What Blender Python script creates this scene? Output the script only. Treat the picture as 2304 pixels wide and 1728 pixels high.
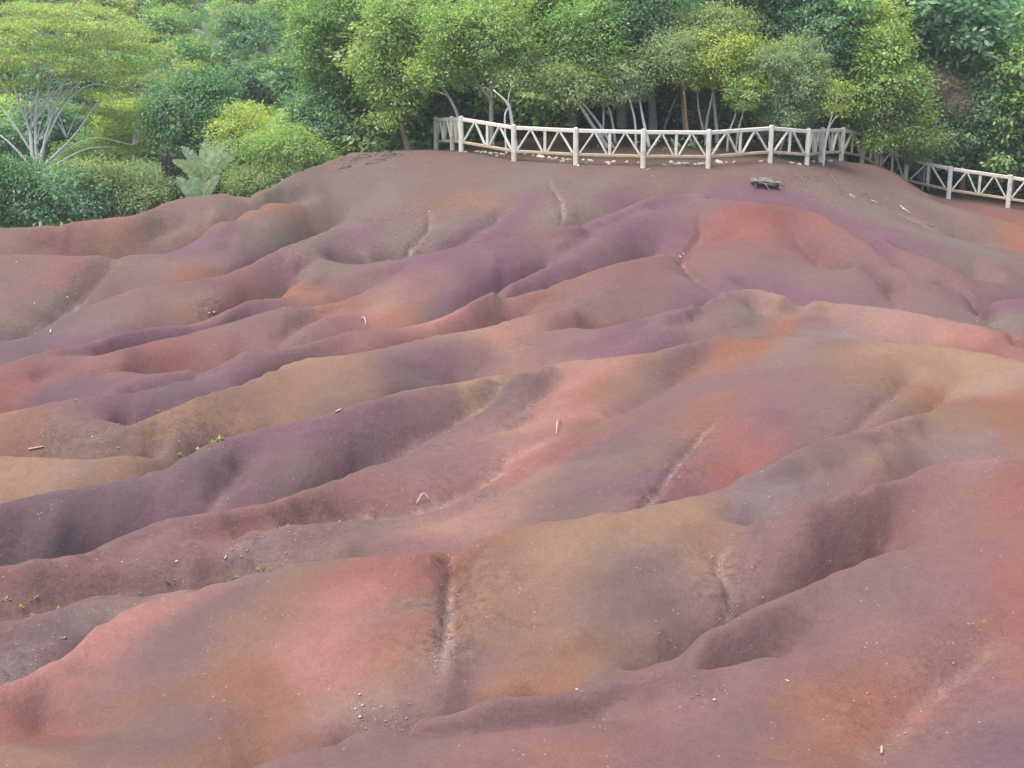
import bpy, math, random
import numpy as np
from mathutils import Vector, Matrix

random.seed(7)
RNG = np.random.default_rng(7)
for o in list(bpy.data.objects):
    bpy.data.objects.remove(o, do_unlink=True)
SC = bpy.context.scene
COL = SC.collection

# ------------------------------------------------------------------ camera
W, H, F = 2304.0, 1728.0, 3200.0            # photograph size and focal length in its pixels
PITCH = math.radians(16.1)                   # looking down
cam = bpy.data.cameras.new('camera')
cam.lens = 36.0 * F / W
cam.sensor_width = 36.0
cam.clip_start = 0.1
cam.clip_end = 2000.0
camo = bpy.data.objects.new('camera', cam)
COL.objects.link(camo)
camo.location = (0, 0, 0)
camo.rotation_euler = (math.pi / 2 - PITCH, 0, 0)
SC.camera = camo

# ------------------------------------------------------------------ daylight
SUN_EL, SUN_AZ = math.radians(70), math.radians(-115)    # azimuth from +y (the view), clockwise
world = bpy.data.worlds.new('World')
SC.world = world
world.use_nodes = True
nt = world.node_tree
bg = nt.nodes['Background']
sky = nt.nodes.new('ShaderNodeTexSky')
sky.sky_type = 'NISHITA'
sky.sun_disc = False
sky.sun_elevation = SUN_EL
sky.sun_rotation = SUN_AZ
sky.dust_density = 4.0
sky.air_density = 1.0
sky.ozone_density = 1.0
nt.links.new(sky.outputs[0], bg.inputs[0])
bg.inputs[1].default_value = 0.13
sun = bpy.data.lights.new('sun', 'SUN')
sun.energy = 1.1
sun.angle = math.radians(35)
sun.color = (1.0, 0.95, 0.87)
suno = bpy.data.objects.new('sun', sun)
COL.objects.link(suno)
sd = Vector((math.sin(SUN_AZ) * math.cos(SUN_EL), math.cos(SUN_AZ) * math.cos(SUN_EL), math.sin(SUN_EL)))
suno.rotation_euler = sd.to_track_quat('Z', 'Y').to_euler()
suno.location = (0, 0, 40)
SC.view_settings.view_transform = 'Standard'
SC.view_settings.look = 'None'
SC.view_settings.exposure = 1.53
SC.view_settings.gamma = 1.0
SC.render.engine = 'CYCLES'
SC.cycles.max_bounces = 6
SC.cycles.diffuse_bounces = 3
SC.cycles.transparent_max_bounces = 8

# ------------------------------------------------------------------ helpers
def lin(c):
    c = np.asarray(c, float) / 255.0
    return np.where(c <= 0.04045, c / 12.92, ((c + 0.055) / 1.055) ** 2.4)

def tag(o, label=None, cat=None, group=None, kind=None):
    if label: o['label'] = label
    if cat: o['category'] = cat
    if group: o['group'] = group
    if kind: o['kind'] = kind
    return o

def link(name, me, parent=None, loc=None):
    o = bpy.data.objects.new(name, me)
    COL.objects.link(o)
    if parent is not None: o.parent = parent
    if loc is not None: o.location = loc
    return o

def mesh(name, v, f, mat=None, smooth=False):
    me = bpy.data.meshes.new(name)
    v = np.asarray(v, np.float32).reshape(-1, 3)
    f = np.asarray(f, np.int32)
    if f.ndim == 2:
        n, k = f.shape
        me.vertices.add(len(v)); me.vertices.foreach_set('co', v.ravel())
        me.loops.add(n * k); me.loops.foreach_set('vertex_index', f.ravel())
        me.polygons.add(n)
        me.polygons.foreach_set('loop_start', np.arange(0, n * k, k, dtype=np.int32))
        me.update(calc_edges=True)
    if mat: me.materials.append(mat)
    if smooth: me.polygons.foreach_set('use_smooth', np.ones(len(me.polygons), bool))
    return me

def empty(name, loc=(0, 0, 0)):
    o = bpy.data.objects.new(name, None)
    o.empty_display_size = 0.3
    COL.objects.link(o); o.location = loc
    return o

def hash2(ix, iy, seed):
    h = (ix.astype(np.int64) * 374761393 + iy.astype(np.int64) * 668265263 + seed * 1274126177) & 0x7fffffff
    h = ((h ^ (h >> 13)) * 1274126177) & 0x7fffffff
    return ((h ^ (h >> 16)) & 0xffff) / 65535.0

def vnoise(x, y, seed=0):
    ix, iy = np.floor(x), np.floor(y)
    fx, fy = x - ix, y - iy
    fx = fx * fx * (3 - 2 * fx); fy = fy * fy * (3 - 2 * fy)
    a, b = hash2(ix, iy, seed), hash2(ix + 1, iy, seed)
    c, d = hash2(ix, iy + 1, seed), hash2(ix + 1, iy + 1, seed)
    return (a + (b - a) * fx + (c - a) * fy + (a - b - c + d) * fx * fy) * 2 - 1

def fbm(x, y, seed=0, octaves=4, gain=0.5):
    s, a, t = 0.0, 1.0, 0.0
    for k in range(octaves):
        s = s + a * vnoise(x * 2 ** k + 17.3 * k, y * 2 ** k - 9.1 * k, seed + k); t += a; a *= gain
    return s / t

# ------------------------------------------------------------------ the lie of the land
SP, CP = math.sin(PITCH), math.cos(PITCH)
def ray(u, v):
    """direction through a point of the photograph, scaled to one metre of depth (y)"""
    a = (np.asarray(u, float) - W / 2) / F
    b = -(np.asarray(v, float) - H / 2) / F
    dy = CP + b * SP
    return a / dy, (-SP + b * CP) / dy
def at(u, v, y):
    dx, dz = ray(u, v)
    return Vector((float(dx) * y, y, float(dz) * y))

FENCE = [(982,337,56.2),(1018,338,54.4),(1038,341,52.2),(1157,362,50.8),(1296,370,49.9),(1447,374,49.4),(1593,375,49.4),(1733,364,50.4),(1815,370,51.2),
         (1846,365,53),(1892,362,54.8),(1938,371,56.0),(1973,392,56.8),(2036,424,56.8),(2134,447,55.8),(2267,467,55.2),(2395,488,54.6)]
DEPTH = FENCE + [(0,512,50),(150,508,49),(300,490,49.5),(430,446,50),(600,428,51),(720,375,52),(860,342,54),
    (0,620,41),(600,640,39),(1150,620,38),(1650,580,39.5),(2300,690,40),(1150,470,45),(1600,440,45.5),(2300,560,47),
    (0,830,31),(600,850,30),(1150,800,30.5),(1700,760,31),(2300,820,31),
    (0,1000,25.5),(1150,1000,24),(2300,950,24),(0,1250,20.5),(600,1250,19.5),(1150,1200,19.5),(1700,1150,19.5),(2300,1060,20),
    (0,1450,16.8),(1150,1400,16),(2300,1350,15.5),(0,1728,13.3),(1150,1728,12.6),(2300,1728,12.2)]
ctl = [tuple(at(*p)) for p in DEPTH] + [
    (0,4,-4.8),(0,0,-1.7),(-10,5,-6.6),(10,5,-5.2),(-25,15,-9),(-30,30,-9.6),(-30,50,-10.5),(25,15,-6.6),(30,30,-7.6),(30,50,-8.9),
    (-26,57,-12.5),(-18,56,-12.3),(-10,58,-11.2),(-5,60,-9.5),(-18,65,-14),(-8,68,-12.8),(-30,65,-14),
    (0,56,-6.3),(8,58,-6.2),(0,66,-6.2),(12,66,-6.6),(20,62,-8.4),(20,70,-8.2),(5,80,-6),(25,80,-8),(-20,80,-14),(-30,95,-12),(0,100,-6),(30,100,-6),
    (-30,130,-4),(0,140,-1),(40,140,-2),(-50,170,5),(0,180,7),(50,180,7)]
ctl = np.array(ctl)
def _phi(r2): return 0.5 * r2 * np.log(r2 + 1e-9)
_n = len(ctl); _A = np.zeros((_n + 3, _n + 3))
_d2 = ((ctl[:, None, :2] - ctl[None, :, :2]) ** 2).sum(-1)
_A[:_n, :_n] = _phi(_d2) + np.eye(_n) * 3.0
_P = np.c_[np.ones(_n), ctl[:, :2]]
_A[:_n, _n:] = _P; _A[_n:, :_n] = _P.T
_w = np.linalg.solve(_A, np.r_[ctl[:, 2], 0, 0, 0])
def base(x, y):
    sh = np.shape(x)
    x = np.clip(np.ravel(x), -55, 55); y = np.clip(np.ravel(y), -4, 185)
    out = np.empty(len(x))
    for s in range(0, len(x), 20000):
        xs, ys = x[s:s + 20000], y[s:s + 20000]
        d2 = (xs[:, None] - ctl[None, :, 0]) ** 2 + (ys[:, None] - ctl[None, :, 1]) ** 2
        out[s:s + 20000] = _phi(d2) @ _w[:_n] + _w[_n] + _w[_n + 1] * xs + _w[_n + 2] * ys
    return out.reshape(sh)

def hit(u, v, off, fn=None, t0=9.0, t1=62.0):
    """first point of the line of sight that lies on the ground raised by off"""
    fn = fn or base
    dx, dz = ray(u, v)
    ts = np.linspace(t0, t1, 160)
    g = fn(dx[:, None] * ts, np.broadcast_to(ts, (len(dx), 160))) + np.asarray(off)[..., None] - dz[:, None] * ts
    k = np.where((g > 0).any(1), (g > 0).argmax(1), 159)
    k = np.clip(k, 1, 159)
    i = np.arange(len(dx)); a, b = g[i, k - 1], g[i, k]
    f = np.clip(a / np.where(abs(a - b) < 1e-9, 1e-9, a - b), 0, 1)
    t = ts[k - 1] + f * (ts[k] - ts[k - 1])
    return np.c_[dx * t, t, dz * t]

def parse(s): return np.array([[float(q) for q in p.split(',')] for p in s.split()])
def resample(p, step=7.0):
    seg = np.r_[0, np.cumsum(np.hypot(*np.diff(p, axis=0).T))]
    # smooth Catmull-like interpolation by linear resampling and a small blur
    n = max(int(seg[-1] / step), 3)
    q = np.linspace(0, seg[-1], n)
    r = np.c_[np.interp(q, seg, p[:, 0]), np.interp(q, seg, p[:, 1])]
    for _ in range(9): r[1:-1] = 0.25 * r[:-2] + 0.5 * r[1:-1] + 0.25 * r[2:]
    return r
CREST = [
    (0.5, 0.8, "-54,515 0,515 57,516 103,514 152,508 190,503 231,497 271,493 309,490 334,480 361,466 388,457 412,452 434,448 488,442 542,435 597,431 587,431 614,422 641,408 677,392 715,376 750,362 777,350 804,343 831,340 875,336"),
    (0.45, 0.1, "412,452 461,450 502,454 542,458 560,461 601,464 641,465"),
    (0.5, 0.15, "-54,583 0,581 49,580 108,581 176,584 244,584 298,580 339,577 380,581 420,583 445,577 475,569 515,561"),
    (0.55, 0.2, "168,702 201,691 239,675 287,660 339,652 385,646 434,637 496,628 532,615 570,598 595,583 641,561 682,545 723,529 763,507 801,491"),
    (0.5, 0.2, "734,640 804,613 845,602 885,591 940,580 994,572 1062,556 1102,549 1120,546 1155,538 1188,534 1228,523 1272,515 1315,504 1359,485 1391,471 1432,455 1473,444 1513,441 1581,432"),
    (0.25, 0.1, "1201,533 1242,531 1283,528 1323,520 1364,508 1391,496 1418,482 1445,474 1475,464"),
    (0.45, 0.2, "90,865 136,846 176,827 222,811 271,793 312,777 380,759 434,740 488,726 542,712 574,706 609,697 641,692 682,689 734,687 772,675 804,662 837,645 866,629 891,616"),
    (0.35, 0.15, "-54,843 0,830 49,816 108,794 163,782 212,773 260,756 312,743 380,732 445,722 496,707 529,691 560,679 609,675 641,673 668,660 690,656 715,660"),
    (0.5, 0.2, "206,899 239,884 271,870 320,853 366,841 420,826 494,808 534,800 560,799 614,793 668,784 723,769 777,755 818,749 858,747 913,742 953,736 980,727 1021,711 1062,689 1102,664 1135,650 1161,638 1201,618 1242,596 1272,577 1296,561 1332,536"),
    (0.5, 0.2, "1070,686 1120,674 1161,664 1215,653 1269,634 1315,620 1364,605 1418,591 1459,580 1505,570"),
    (0.7, 0.25, "168,1000 217,985 258,974 298,960 353,942 393,924 448,903 502,884 542,865 560,856 601,837 636,820 682,810 728,801 791,798 845,794 885,781 913,773 953,763 1008,753 1056,746 1102,735 1143,724 1174,714 1223,703 1250,690 1275,679"),
    (0.45, 0.2, "-54,945 0,941 54,931 117,914 163,906 217,897 271,886 325,874 380,859 434,846 488,836 542,822 570,814"),
    (0.3, 0.15, "-54,1035 0,1035 81,1036 163,1035 244,1034 325,1032 393,1029"),
    (0.7, 0.25, "-54,1165 0,1149 16,1138 54,1130 122,1115 190,1100 258,1081 325,1063 380,1046 420,1027 461,1009 502,994 576,980 628,964 674,959 723,945 763,934 791,923 818,915 858,907 885,894 913,883 953,875 1021,865 1075,854 1130,842"),
    (0.45, 0.15, "885,894 913,883 953,875 1021,865 1075,854 1130,842 1174,833 1228,820 1310,808 1391,797 1473,791 1513,778 1554,769 1595,763 1662,760 1727,759 1781,761 1836,766 1903,770 1971,778 2025,783 2093,788 2161,795 2215,801 2242,810 2300,824 2351,842"),
    (0.7, 0.25, "1242,795 1283,775 1315,764 1353,748 1386,732 1424,718 1473,706 1527,691 1581,676 1627,663 1665,660 1698,658 1768,677 1830,683 1903,688 1958,694 2012,702 2066,715 2134,728 2188,738 2232,744 2300,753 2351,761"),
    (0.22, 0.06, "1342,797 1378,781 1418,767 1473,754 1527,740 1554,733 1587,715 1608,696"),
    (0.1, 0.02, "1649,757 1684,744 1720,734 1754,721 1781,714 1822,713 1863,715 1917,715 1958,718"),
    (0.6, 0.14, "1475,464 1527,459 1581,451 1624,454 1662,459 1700,463 1754,469 1808,477 1849,489 1884,511 1917,530 1971,566 2025,604 2058,626 2093,641 2134,652 2188,665 2242,673 2300,680 2351,684"),
    (0.4, 0.12, "1985,536 2034,561 2066,574 2107,593 2148,614 2188,633 2223,654 2240,669"),
    (0.1, 0.02, "1990,531 2047,534 2091,542 2161,561 2229,574 2300,582 2351,588"),
    (0.4, 0.1, "2107,455 2161,474 2215,490 2270,504 2300,515 2351,534"),
    (0.55, 0.2, "-62,1299 0,1284 62,1268 130,1245 177,1227 231,1211 285,1198 339,1184 407,1171 488,1162 542,1153 560,1151 614,1138 668,1119 723,1098 766,1078 804,1062 831,1052 885,1039 926,1026"),
    (0.35, 0.06, "1622,1109 1662,1086 1700,1059 1760,1040 1817,1016 1868,993 1931,978 1998,959 2039,942 2093,921 2134,904 2167,885"),
    (0.3, 0.05, "1890,1062 1944,1033 1998,1007 2047,984"),
    (0.7, 0.28, "-62,1583 0,1556 47,1542 104,1513 146,1479 193,1443 224,1411 292,1378 375,1359 443,1339 510,1319 573,1302 651,1286 729,1272 807,1268 885,1267 948,1260 1042,1237 1152,1207 1230,1188 1282,1180 1378,1165 1418,1159 1473,1146 1527,1130 1581,1116 1635,1102 1676,1092 1700,1090 1741,1085 1808,1083"),
    (0.9, 0.4, "1652,1208 1699,1180 1751,1159 1768,1158 1808,1143 1849,1127 1903,1108 1944,1097 1985,1085 2025,1075 2080,1065 2134,1056 2188,1048 2242,1042 2300,1037 2351,1036"),
    (0.4, 0.18, "693,1701 771,1664 833,1641 911,1609 974,1594 1068,1578 1152,1565 1256,1547 1386,1530 1517,1513 1621,1495 1725,1471 1829,1448 1871,1422"),
    (0.2, 0.02, "1386,1527 1464,1495 1543,1458 1584,1432 1647,1401 1725,1365 1803,1333 1881,1297 1985,1255 2063,1214"),
    (0.3, 0.14, "521,1760 599,1728 677,1703 781,1682 885,1669 990,1657 1152,1646 1256,1630 1360,1610 1444,1594 1485,1578"),
    (0.1, 0.03, "-62,1677 0,1682 78,1693 156,1711 203,1728 250,1755"),
    (0.2, 0.05, "-52,1294 0,1288 104,1272 208,1256 271,1253 339,1258 396,1267"),
]
GULLY = [
    (0.45, 0, 0.5, "712,443 655,466 601,488 542,505 502,518 456,537 401,556 361,573"),
    (0.3, 0, 0.4, "423,510 380,524 331,543 296,547 258,556 228,564 190,577"),
    (0.2, 0, 0.4, "174,547 108,561 54,572 0,583"),
    (0.6, 0.35, 0.5, "271,607 244,623 212,642 176,659 141,683 108,710 76,732 41,748 8,758 -27,767"),
    (0.3, 0.35, 0.2, "967,456 970,483 967,510 940,534 913,556 891,575 883,587"),
    (0.25, 0.2, 0.25, "796,545 818,556 845,570 872,587"),
    (0.2, 0.1, 0.3, "755,711 734,719 677,738 650,751 628,765 598,791"),
    (0.55, 0, 0.4, "1635,623 1676,634 1700,642 1738,654 1781,666 1830,682"),
    (0.2, 0.15, 0.3, "2107,739 2134,758 2175,773 2215,782 2256,797 2300,811"),
    (0.8, 0, 0.4, "1781,523 1808,555 1836,577 1868,596 1903,616 1944,637 1985,661 2001,675 2020,696"),
    (0.8, 0.15, 0.4, "2074,653 2107,672 2161,698 2202,718 2229,742"),
    (0.3, 0.25, 0.4, "1874,401 1917,439 1971,460 2025,474 2053,487 2093,509 2120,523 2175,536 2242,547 2300,555"),
    (0.4, 0.15, 0.25, "1578,474 1576,496 1578,512 1570,534 1554,550 1535,572 1527,580 1543,601 1568,623 1595,642 1624,661"),
    (0.3, 0, 0.3, "1690,504 1649,523 1608,539 1568,553"),
    (0.2, 0.45, 0.16, "1239,395 1242,425 1264,447 1269,468 1264,487 1247,501 1242,520"),
    (0.4, 0.1, 0.4, "940,580 994,553 1048,523 1102,494 1157,456 1174,447"),
    (0.3, 0.18, 0.35, "766,1073 804,1054 845,1037 885,1013 940,983 994,956 1048,921 1089,899 1143,880 1161,876 1210,861 1269,850"),
    (0.25, 0.2, 0.25, "913,1026 967,1009 1021,991 1075,975 1120,961 1161,948 1210,925 1256,904 1288,888"),
    (0.2, 0.15, 0.25, "1120,951 1147,933 1182,907 1223,883 1272,861"),
    (0.28, 0.4, 0.3, "469,1234 521,1224 625,1206 729,1182 802,1161 896,1148 940,1140 994,1124 1035,1102 1075,1078 1116,1056 1143,1032 1136,1032 1185,1005 1256,980 1294,964"),
    (0.25, 0, 0.3, "781,1224 994,1162 1048,1135 1102,1113 1120,1097 1174,1070 1220,1043 1283,1005 1345,978 1391,956 1445,937 1486,915"),
    (0.36, 0, 0.3, "1294,965 1326,956 1364,934 1405,915 1445,894 1473,880 1513,858 1554,837 1581,820 1608,807"),
    (0.22, 0.4, 0.11, "1633,926 1595,959 1568,989 1532,1021 1500,1062 1473,1100 1432,1140 1397,1162"),
    (0.2, 0.1, 0.2, "2061,853 2020,883 1985,907 1944,934 1917,956 1890,980 1863,995"),
    (0.15, 0, 0.2, "2161,815 2215,828 2256,843 2300,845"),
    (0.18, 0.4, 0.1, "1652,1219 1636,1234 1623,1260 1629,1292 1642,1318 1639,1354 1621,1380 1603,1398"),
    (0.2, 0.2, 0.3, "2324,1411 2220,1458 2168,1500 2116,1536 2063,1583 2027,1630 1985,1656 1933,1724 1907,1760"),
    (0.13, 0.75, 0.085, "1057,1276 1016,1302 1013,1354 1010,1417 1005,1469 984,1510"),
    (0.5, 0.25, 0.6, "-52,1404 0,1393 104,1370 219,1339 365,1319 495,1299 625,1284 729,1260"),
    (0.15, 0.12, 0.25, "292,1177 339,1177 417,1167 420,1165 475,1127 515,1097 570,1057"),
]
TINT = {
    'B': "1075,423 994,410 16,534 339,501 420,469 393,545 41,615 244,596 27,678 81,705 217,659 407,664 696,388 804,361 913,369 1021,347 1102,369 831,591 1337,387 1500,382 1635,376 1445,414 1635,721 1727,382 1890,395 1971,401 2080,490 2161,496 2188,512 1781,702 136,948 136,1011 407,975 271,1011 201,1054 750,904 1473,850 1364,942 1473,1005 1445,1040 1256,1086 1283,1154 1863,964 1958,894 1863,1040 1944,1005 260,1333 208,1573 365,1443 260,1651 521,1312 677,1292 1068,1469 1042,1417 833,1172 781,1245 885,1667 1386,1365 1517,1391 1360,1495 1933,1312 1308,1615",
    'R': "108,534 163,561 285,510 163,588 136,615 515,664 41,840 136,808 244,827 461,773 913,659 601,740 1102,705 1143,678 1608,577 1310,631 1391,618 1445,631 1201,680 1147,699 1283,713 1727,550 1863,550 1808,534 2256,479 2202,474 2053,582 2283,767 136,821 325,813 488,821 804,766 858,763 1130,910 831,1081 750,1113 913,1100 1130,978 641,1154 1021,1092 1608,842 2242,1086 2107,1100 2107,1140 104,1323 833,1599 755,1651 599,1172 1094,1677 156,1297 1985,1182 2090,1146 2246,1208 1933,1406 1829,1495 1360,1667 2011,1495 2142,1443 1204,1708",
    'r': "1649,496 1836,496 27,859 393,781 353,821 1690,474 1662,523 1754,490 1822,496 2291,496 2215,761 41,848 1143,1070 1310,978 1228,1026 1649,964 1690,1018 1662,1054 1635,1018 1714,1032 2291,1159 52,1625 94,1667 771,1312 938,1391 885,1312 990,1271 547,1203 2272,1286 2272,1365 1256,1688 1985,1573 2287,1469",
    'T': "68,556 244,534 271,564 475,507 420,678 1062,450 2107,789 27,943 434,921 570,875 353,959 488,956 244,1067 54,1105 614,869 723,856 791,842 818,883 614,937 1391,804 1473,796 1405,869 1147,1113 1917,796 1944,828 1998,856 2025,896 1998,937 1998,991 1971,1045 2107,937 2188,937 2161,991 599,1365 573,1443 469,1703 1094,1339 1120,1260 52,1714 1204,1312 1204,1417 1308,1443 1595,1224 1621,1208",
    'G': "461,482 556,547 583,534 152,653 353,607 502,596 231,718 641,439 750,410 831,380 913,412 804,450 723,472 682,510 885,523 750,515 763,578 696,618 980,542 1035,494 1147,401 1193,414 1364,422 1215,474 1296,477 1649,699 1944,482 1890,450 1998,490 2080,523 2107,460 2161,555 2161,591 2283,721 668,1067 858,1162 1143,1108 1836,780 1790,796 953,1339 1094,1250 1386,1219",
    'P': "502,528 434,556 542,594 163,691 475,642 583,626 190,740 366,745 244,764 163,854 407,843 515,838 799,526 782,578 1102,515 1143,469 1048,551 913,602 1075,605 1021,659 1116,645 614,681 777,727 1155,482 1405,452 1527,447 1662,431 1337,496 1147,577 1283,577 1418,523 1500,509 1662,639 1703,645 1201,626 1554,672 1256,789 1432,732 1391,761 1554,721 1445,786 1754,447 1808,463 1971,544 1931,506 2080,558 2270,685 1754,658 298,916 515,848 353,848 95,902 407,1119 542,1119 967,815 858,937 750,951 628,991 1337,1094 1540,1059 1727,937 1781,1018 1917,1100 2246,1693",
    'O': "456,604 537,637 650,466 690,670 777,686 872,713 845,732 1210,672 1649,783 2291,536 1781,721 11,1002 1351,872 1323,937 1649,782 1622,810 1630,904 1595,929 2107,896 2242,896 2283,937 2283,991 547,1521 625,1599 547,1703 1094,1234 938,1438 1246,1516 1777,1599 1933,1547 1855,1651",
    'M': "312,626 312,691 325,705 570,745 461,821 831,618 967,632 641,705 696,727 763,654 1228,547 1364,563 1554,474 1662,604 1581,618 1283,672 1364,685 1473,645 1228,753 1500,721 1581,740 1554,794 1781,604 1890,645 1944,577 2053,658 2039,591 2107,631 2242,604 2188,680 1863,612 1876,721 244,932 542,1173 380,1203 668,761 641,796 1075,788 1130,807 940,910 994,937 750,997 885,964 723,1045 994,980 1075,951 994,1059 1102,991 1021,1143 1228,869 1147,915 1554,801 1500,877 1445,907 1500,937 1554,896 1676,856 1662,910 1527,1127 1781,782 1781,856 1836,910 1944,951 1890,1005 2053,1045 2025,1113 1863,1100 1781,1154 1917,1140 104,1297 312,1286 156,1443 1068,1547 625,1219 755,1198 417,1203 964,1625 781,1703 885,1250 1777,1234 1673,1339 1881,1260 1829,1312 1829,1375 1673,1417 1517,1495 1412,1562 1256,1589 2037,1339 1673,1521 1517,1599 1621,1677 2246,1521 2194,1599 2090,1651",
    'S': "68,745 27,794 953,700 407,870 163,875 54,1160 271,1133 461,1051 325,1187 163,1187 54,1209 885,828 899,872 1102,872 831,980 696,1078 1147,872 1364,980 1337,1018 1351,1113 1781,1059 156,1130 130,1385 339,1469 495,1380 417,1651 1464,1260 1491,1339 1751,1167 1699,1354 1673,1651 2272,1651",
    'K': "818,705 994,730 1134,748 1985,723 2161,745 11,970 1048,1146 1364,828 1310,861 1256,883 1296,923 1228,951 1228,999 1161,1054 312,1396 208,1453 130,1521 31,1583 781,1339 755,1417 833,1469 938,1208",
    'k': "831,686 1836,691 1754,685 1944,704 1998,751 2053,767 1795,775 136,1065 1174,964 1201,1073 2229,872 2242,1054 365,1339 859,1521 880,1583 990,1182",
    'Y': "1089,754 1169,783 81,1051 655,820 1021,866 1130,847 1201,834 1283,820 2025,793 2134,801 2215,837 2093,828 1971,1067 1256,1224 1412,1182 1517,1172 1600,1271",
    'L': "1581,439 1863,745 1931,740 2107,1018 2229,991 1781,1094 1727,1113 234,1359 52,1469 911,1547 573,1245 1725,1115 1803,1130",
}

# grid on which the relief (height above the base) is solved
GX0, GX1, GY0, GY1, GH = -34.0, 34.0, 7.0, 66.0, 0.25
cons = []                                   # x, y, relief, weight
GULLYW = []                                 # gully polylines in the world
def taper(n, k=6):
    t = np.minimum(np.arange(n), np.arange(n)[::-1]) / k
    return np.clip(t, 0, 1)
VAL, CRX, EDGES, LINES = [], [], [], []
crest_px = [resample(parse(s)) for a, hide, s in CREST]
crest_y = [hit(p[:, 0], p[:, 1], np.zeros(len(p)))[:, 1] for p in crest_px]
def gap_behind(k, sg=1):
    """depth from each point of a crest to the next crest behind it (or before it)"""
    p, yk = crest_px[k], crest_y[k]
    g = np.full(len(p), 6.0)
    for j, (q, yj) in enumerate(zip(crest_px, crest_y)):
        if j == k: continue
        o = np.argsort(q[:, 0])
        yq = np.interp(p[:, 0], q[o, 0], yj[o], left=-1, right=-1)
        d = (yq - yk) * sg
        g = np.where((yq > 0) & (d > 0.5) & (d < g), d, g)
    g = np.array([g[max(0, i - 6):i + 7].min() for i in range(len(g))])
    for _ in range(80): g[1:-1] = 0.25 * g[:-2] + 0.5 * g[1:-1] + 0.25 * g[2:]
    return g
for k, (a, hide, s) in enumerate(CREST):
    p = crest_px[k]; tp = 0.05 + 0.95 * taper(len(p), max(14, (0.24 if p[:, 1].mean() < 1350 else 0.16) * len(p)))
    if p[0, 0] < 5: tp[:len(p) // 2] = 1
    if p[-1, 0] > 2298: tp[len(p) // 2:] = 1
    gap = gap_behind(k); dx, dz = ray(p[:, 0], p[:, 1])
    dt = np.clip(np.minimum(0.5 * gap, 0.50 / -dz), 0.35, 2.6); dm = np.minimum(np.median(dt), dt * 1.6)
    far = np.clip((p[:, 1].mean() - 1150) / -200, 0, 1) * (0 if k < 3 else 1)
    a_ = np.clip((0.42 + 0.26 * far) * (0.5 * (dt + dm) * -dz + 1.7 * hide) + 0.5 * a, 0.1, 1.4) * tp
    c = hit(p[:, 0], p[:, 1], a_ / 2)
    cons.append(np.c_[c[:, :2], a_ / 2, np.full(len(c), 6.0)])
    t = c[:, 1] + dt
    gx, gz = dx * t, dz * t - 1.7 * hide * tp
    cons.append(np.c_[gx, t, gz - base(gx, t), np.where(tp > 0.4, 4.0, 0.6 * tp) * (a > 0.11)])
    VAL.append(len(cons) - 1)
    LINES.append((p, c, t, gz, tp))
    CRX.append(c[:, :2])
    if a > 0.11: EDGES.append((c[:, :2], np.c_[gx, t], tp, a_))
for k, (p, c, t, gz, tp) in enumerate(LINES):   # each near flank: steep at its foot, rounding to its crest
    yb = np.full(len(p), -1.0); zv = np.zeros(len(p)); tv = np.zeros(len(p))
    for j, (pj, cj, tj, zj, tpj) in enumerate(LINES):
        if j == k: continue
        o = np.argsort(pj[:, 0]); L_ = lambda q: np.interp(p[:, 0], pj[o, 0], q[o], left=-1, right=-1)
        yn, tn, zn, sn = L_(cj[:, 1]), L_(tj), L_(zj), L_(tpj)
        m_ = (yn > 0) & (sn > .4) & (yn < c[:, 1] - .6) & (yn > yb)
        yb[m_], zv[m_], tv[m_] = yn[m_], zn[m_], tn[m_]
    for fr in (.2, .4, .6, .8):
        D_ = c[:, 1] - tv; ok = (yb > 0) & (D_ > .5) & (D_ < 7) & (tp > .5) & (c[:, 2] > zv)
        if not ok.any(): continue
        ty = c[:, 1] - D_ * fr; tx = c[:, 0] * ty / c[:, 1]; tz = c[:, 2] - (c[:, 2] - zv) * fr ** 1.8
        cons.append(np.c_[tx, ty, tz - base(tx, ty), np.full(len(p), 0.55)][ok])
for k, ci in enumerate(VAL):                # a hollow never sits on top of another crest
    v3 = cons[ci]
    oth = np.concatenate([c for j, c in enumerate(CRX) if j != k])
    dmin = np.sqrt(((v3[:, None, :2] - oth[None]) ** 2).sum(-1)).min(1)
    v3[:, 3] *= np.clip((dmin - 0.5) / 0.8, 0, 1)
for d, sed, wd, s in GULLY:
    p = resample(parse(s), 5.0); tp = taper(len(p), max(8, 0.25 * len(p)))
    c = hit(p[:, 0], p[:, 1], -d / 2 * (0.3 + 0.7 * tp))
    cons.append(np.c_[c[:, :2], -d / 2 * (0.3 + 0.7 * tp), np.full(len(c), 1.3)])
    GULLYW.append((c[:, :2], d, sed, wd, tp))
for u_, v_, r_ in [(120,1570,.2),(330,1520,.3),(560,1450,.38),(760,1400,.38),(900,1350,.3),(500,1590,.2),(250,1650,.12),(750,1540,.2),(60,1660,.1),
                   (1120,1330,.34),(1300,1340,.4),(1480,1330,.36),(1150,1460,.22),(1350,1450,.2),(1500,1420,.15),
                   (1900,1250,.32),(1760,1310,.3),(2120,1150,.32),(2050,1380,.3),(1800,1460,.28),(1600,1530,.2),(2200,1300,.3),
                   (1500,980,.22),(1750,900,.3),(2100,900,.3),(1900,1000,.2),(1300,930,.15)]:
    q = hit(np.array([float(u_)]), np.array([float(v_)]), np.array([r_]))[0]
    cons.append(np.array([[q[0], q[1], r_ * .6, 0.6]]))
f_ = np.array(FENCE); fw = np.array([at(*p) for p in FENCE])
for i in range(len(fw) - 1):                # the ground keeps level under the fence
    for q in np.linspace(0, 1, 8):
        x, y, z = fw[i] * (1 - q) + fw[i + 1] * q
        cons.append(np.array([[x, y, z - base(x, y), 4.0]]))
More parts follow.
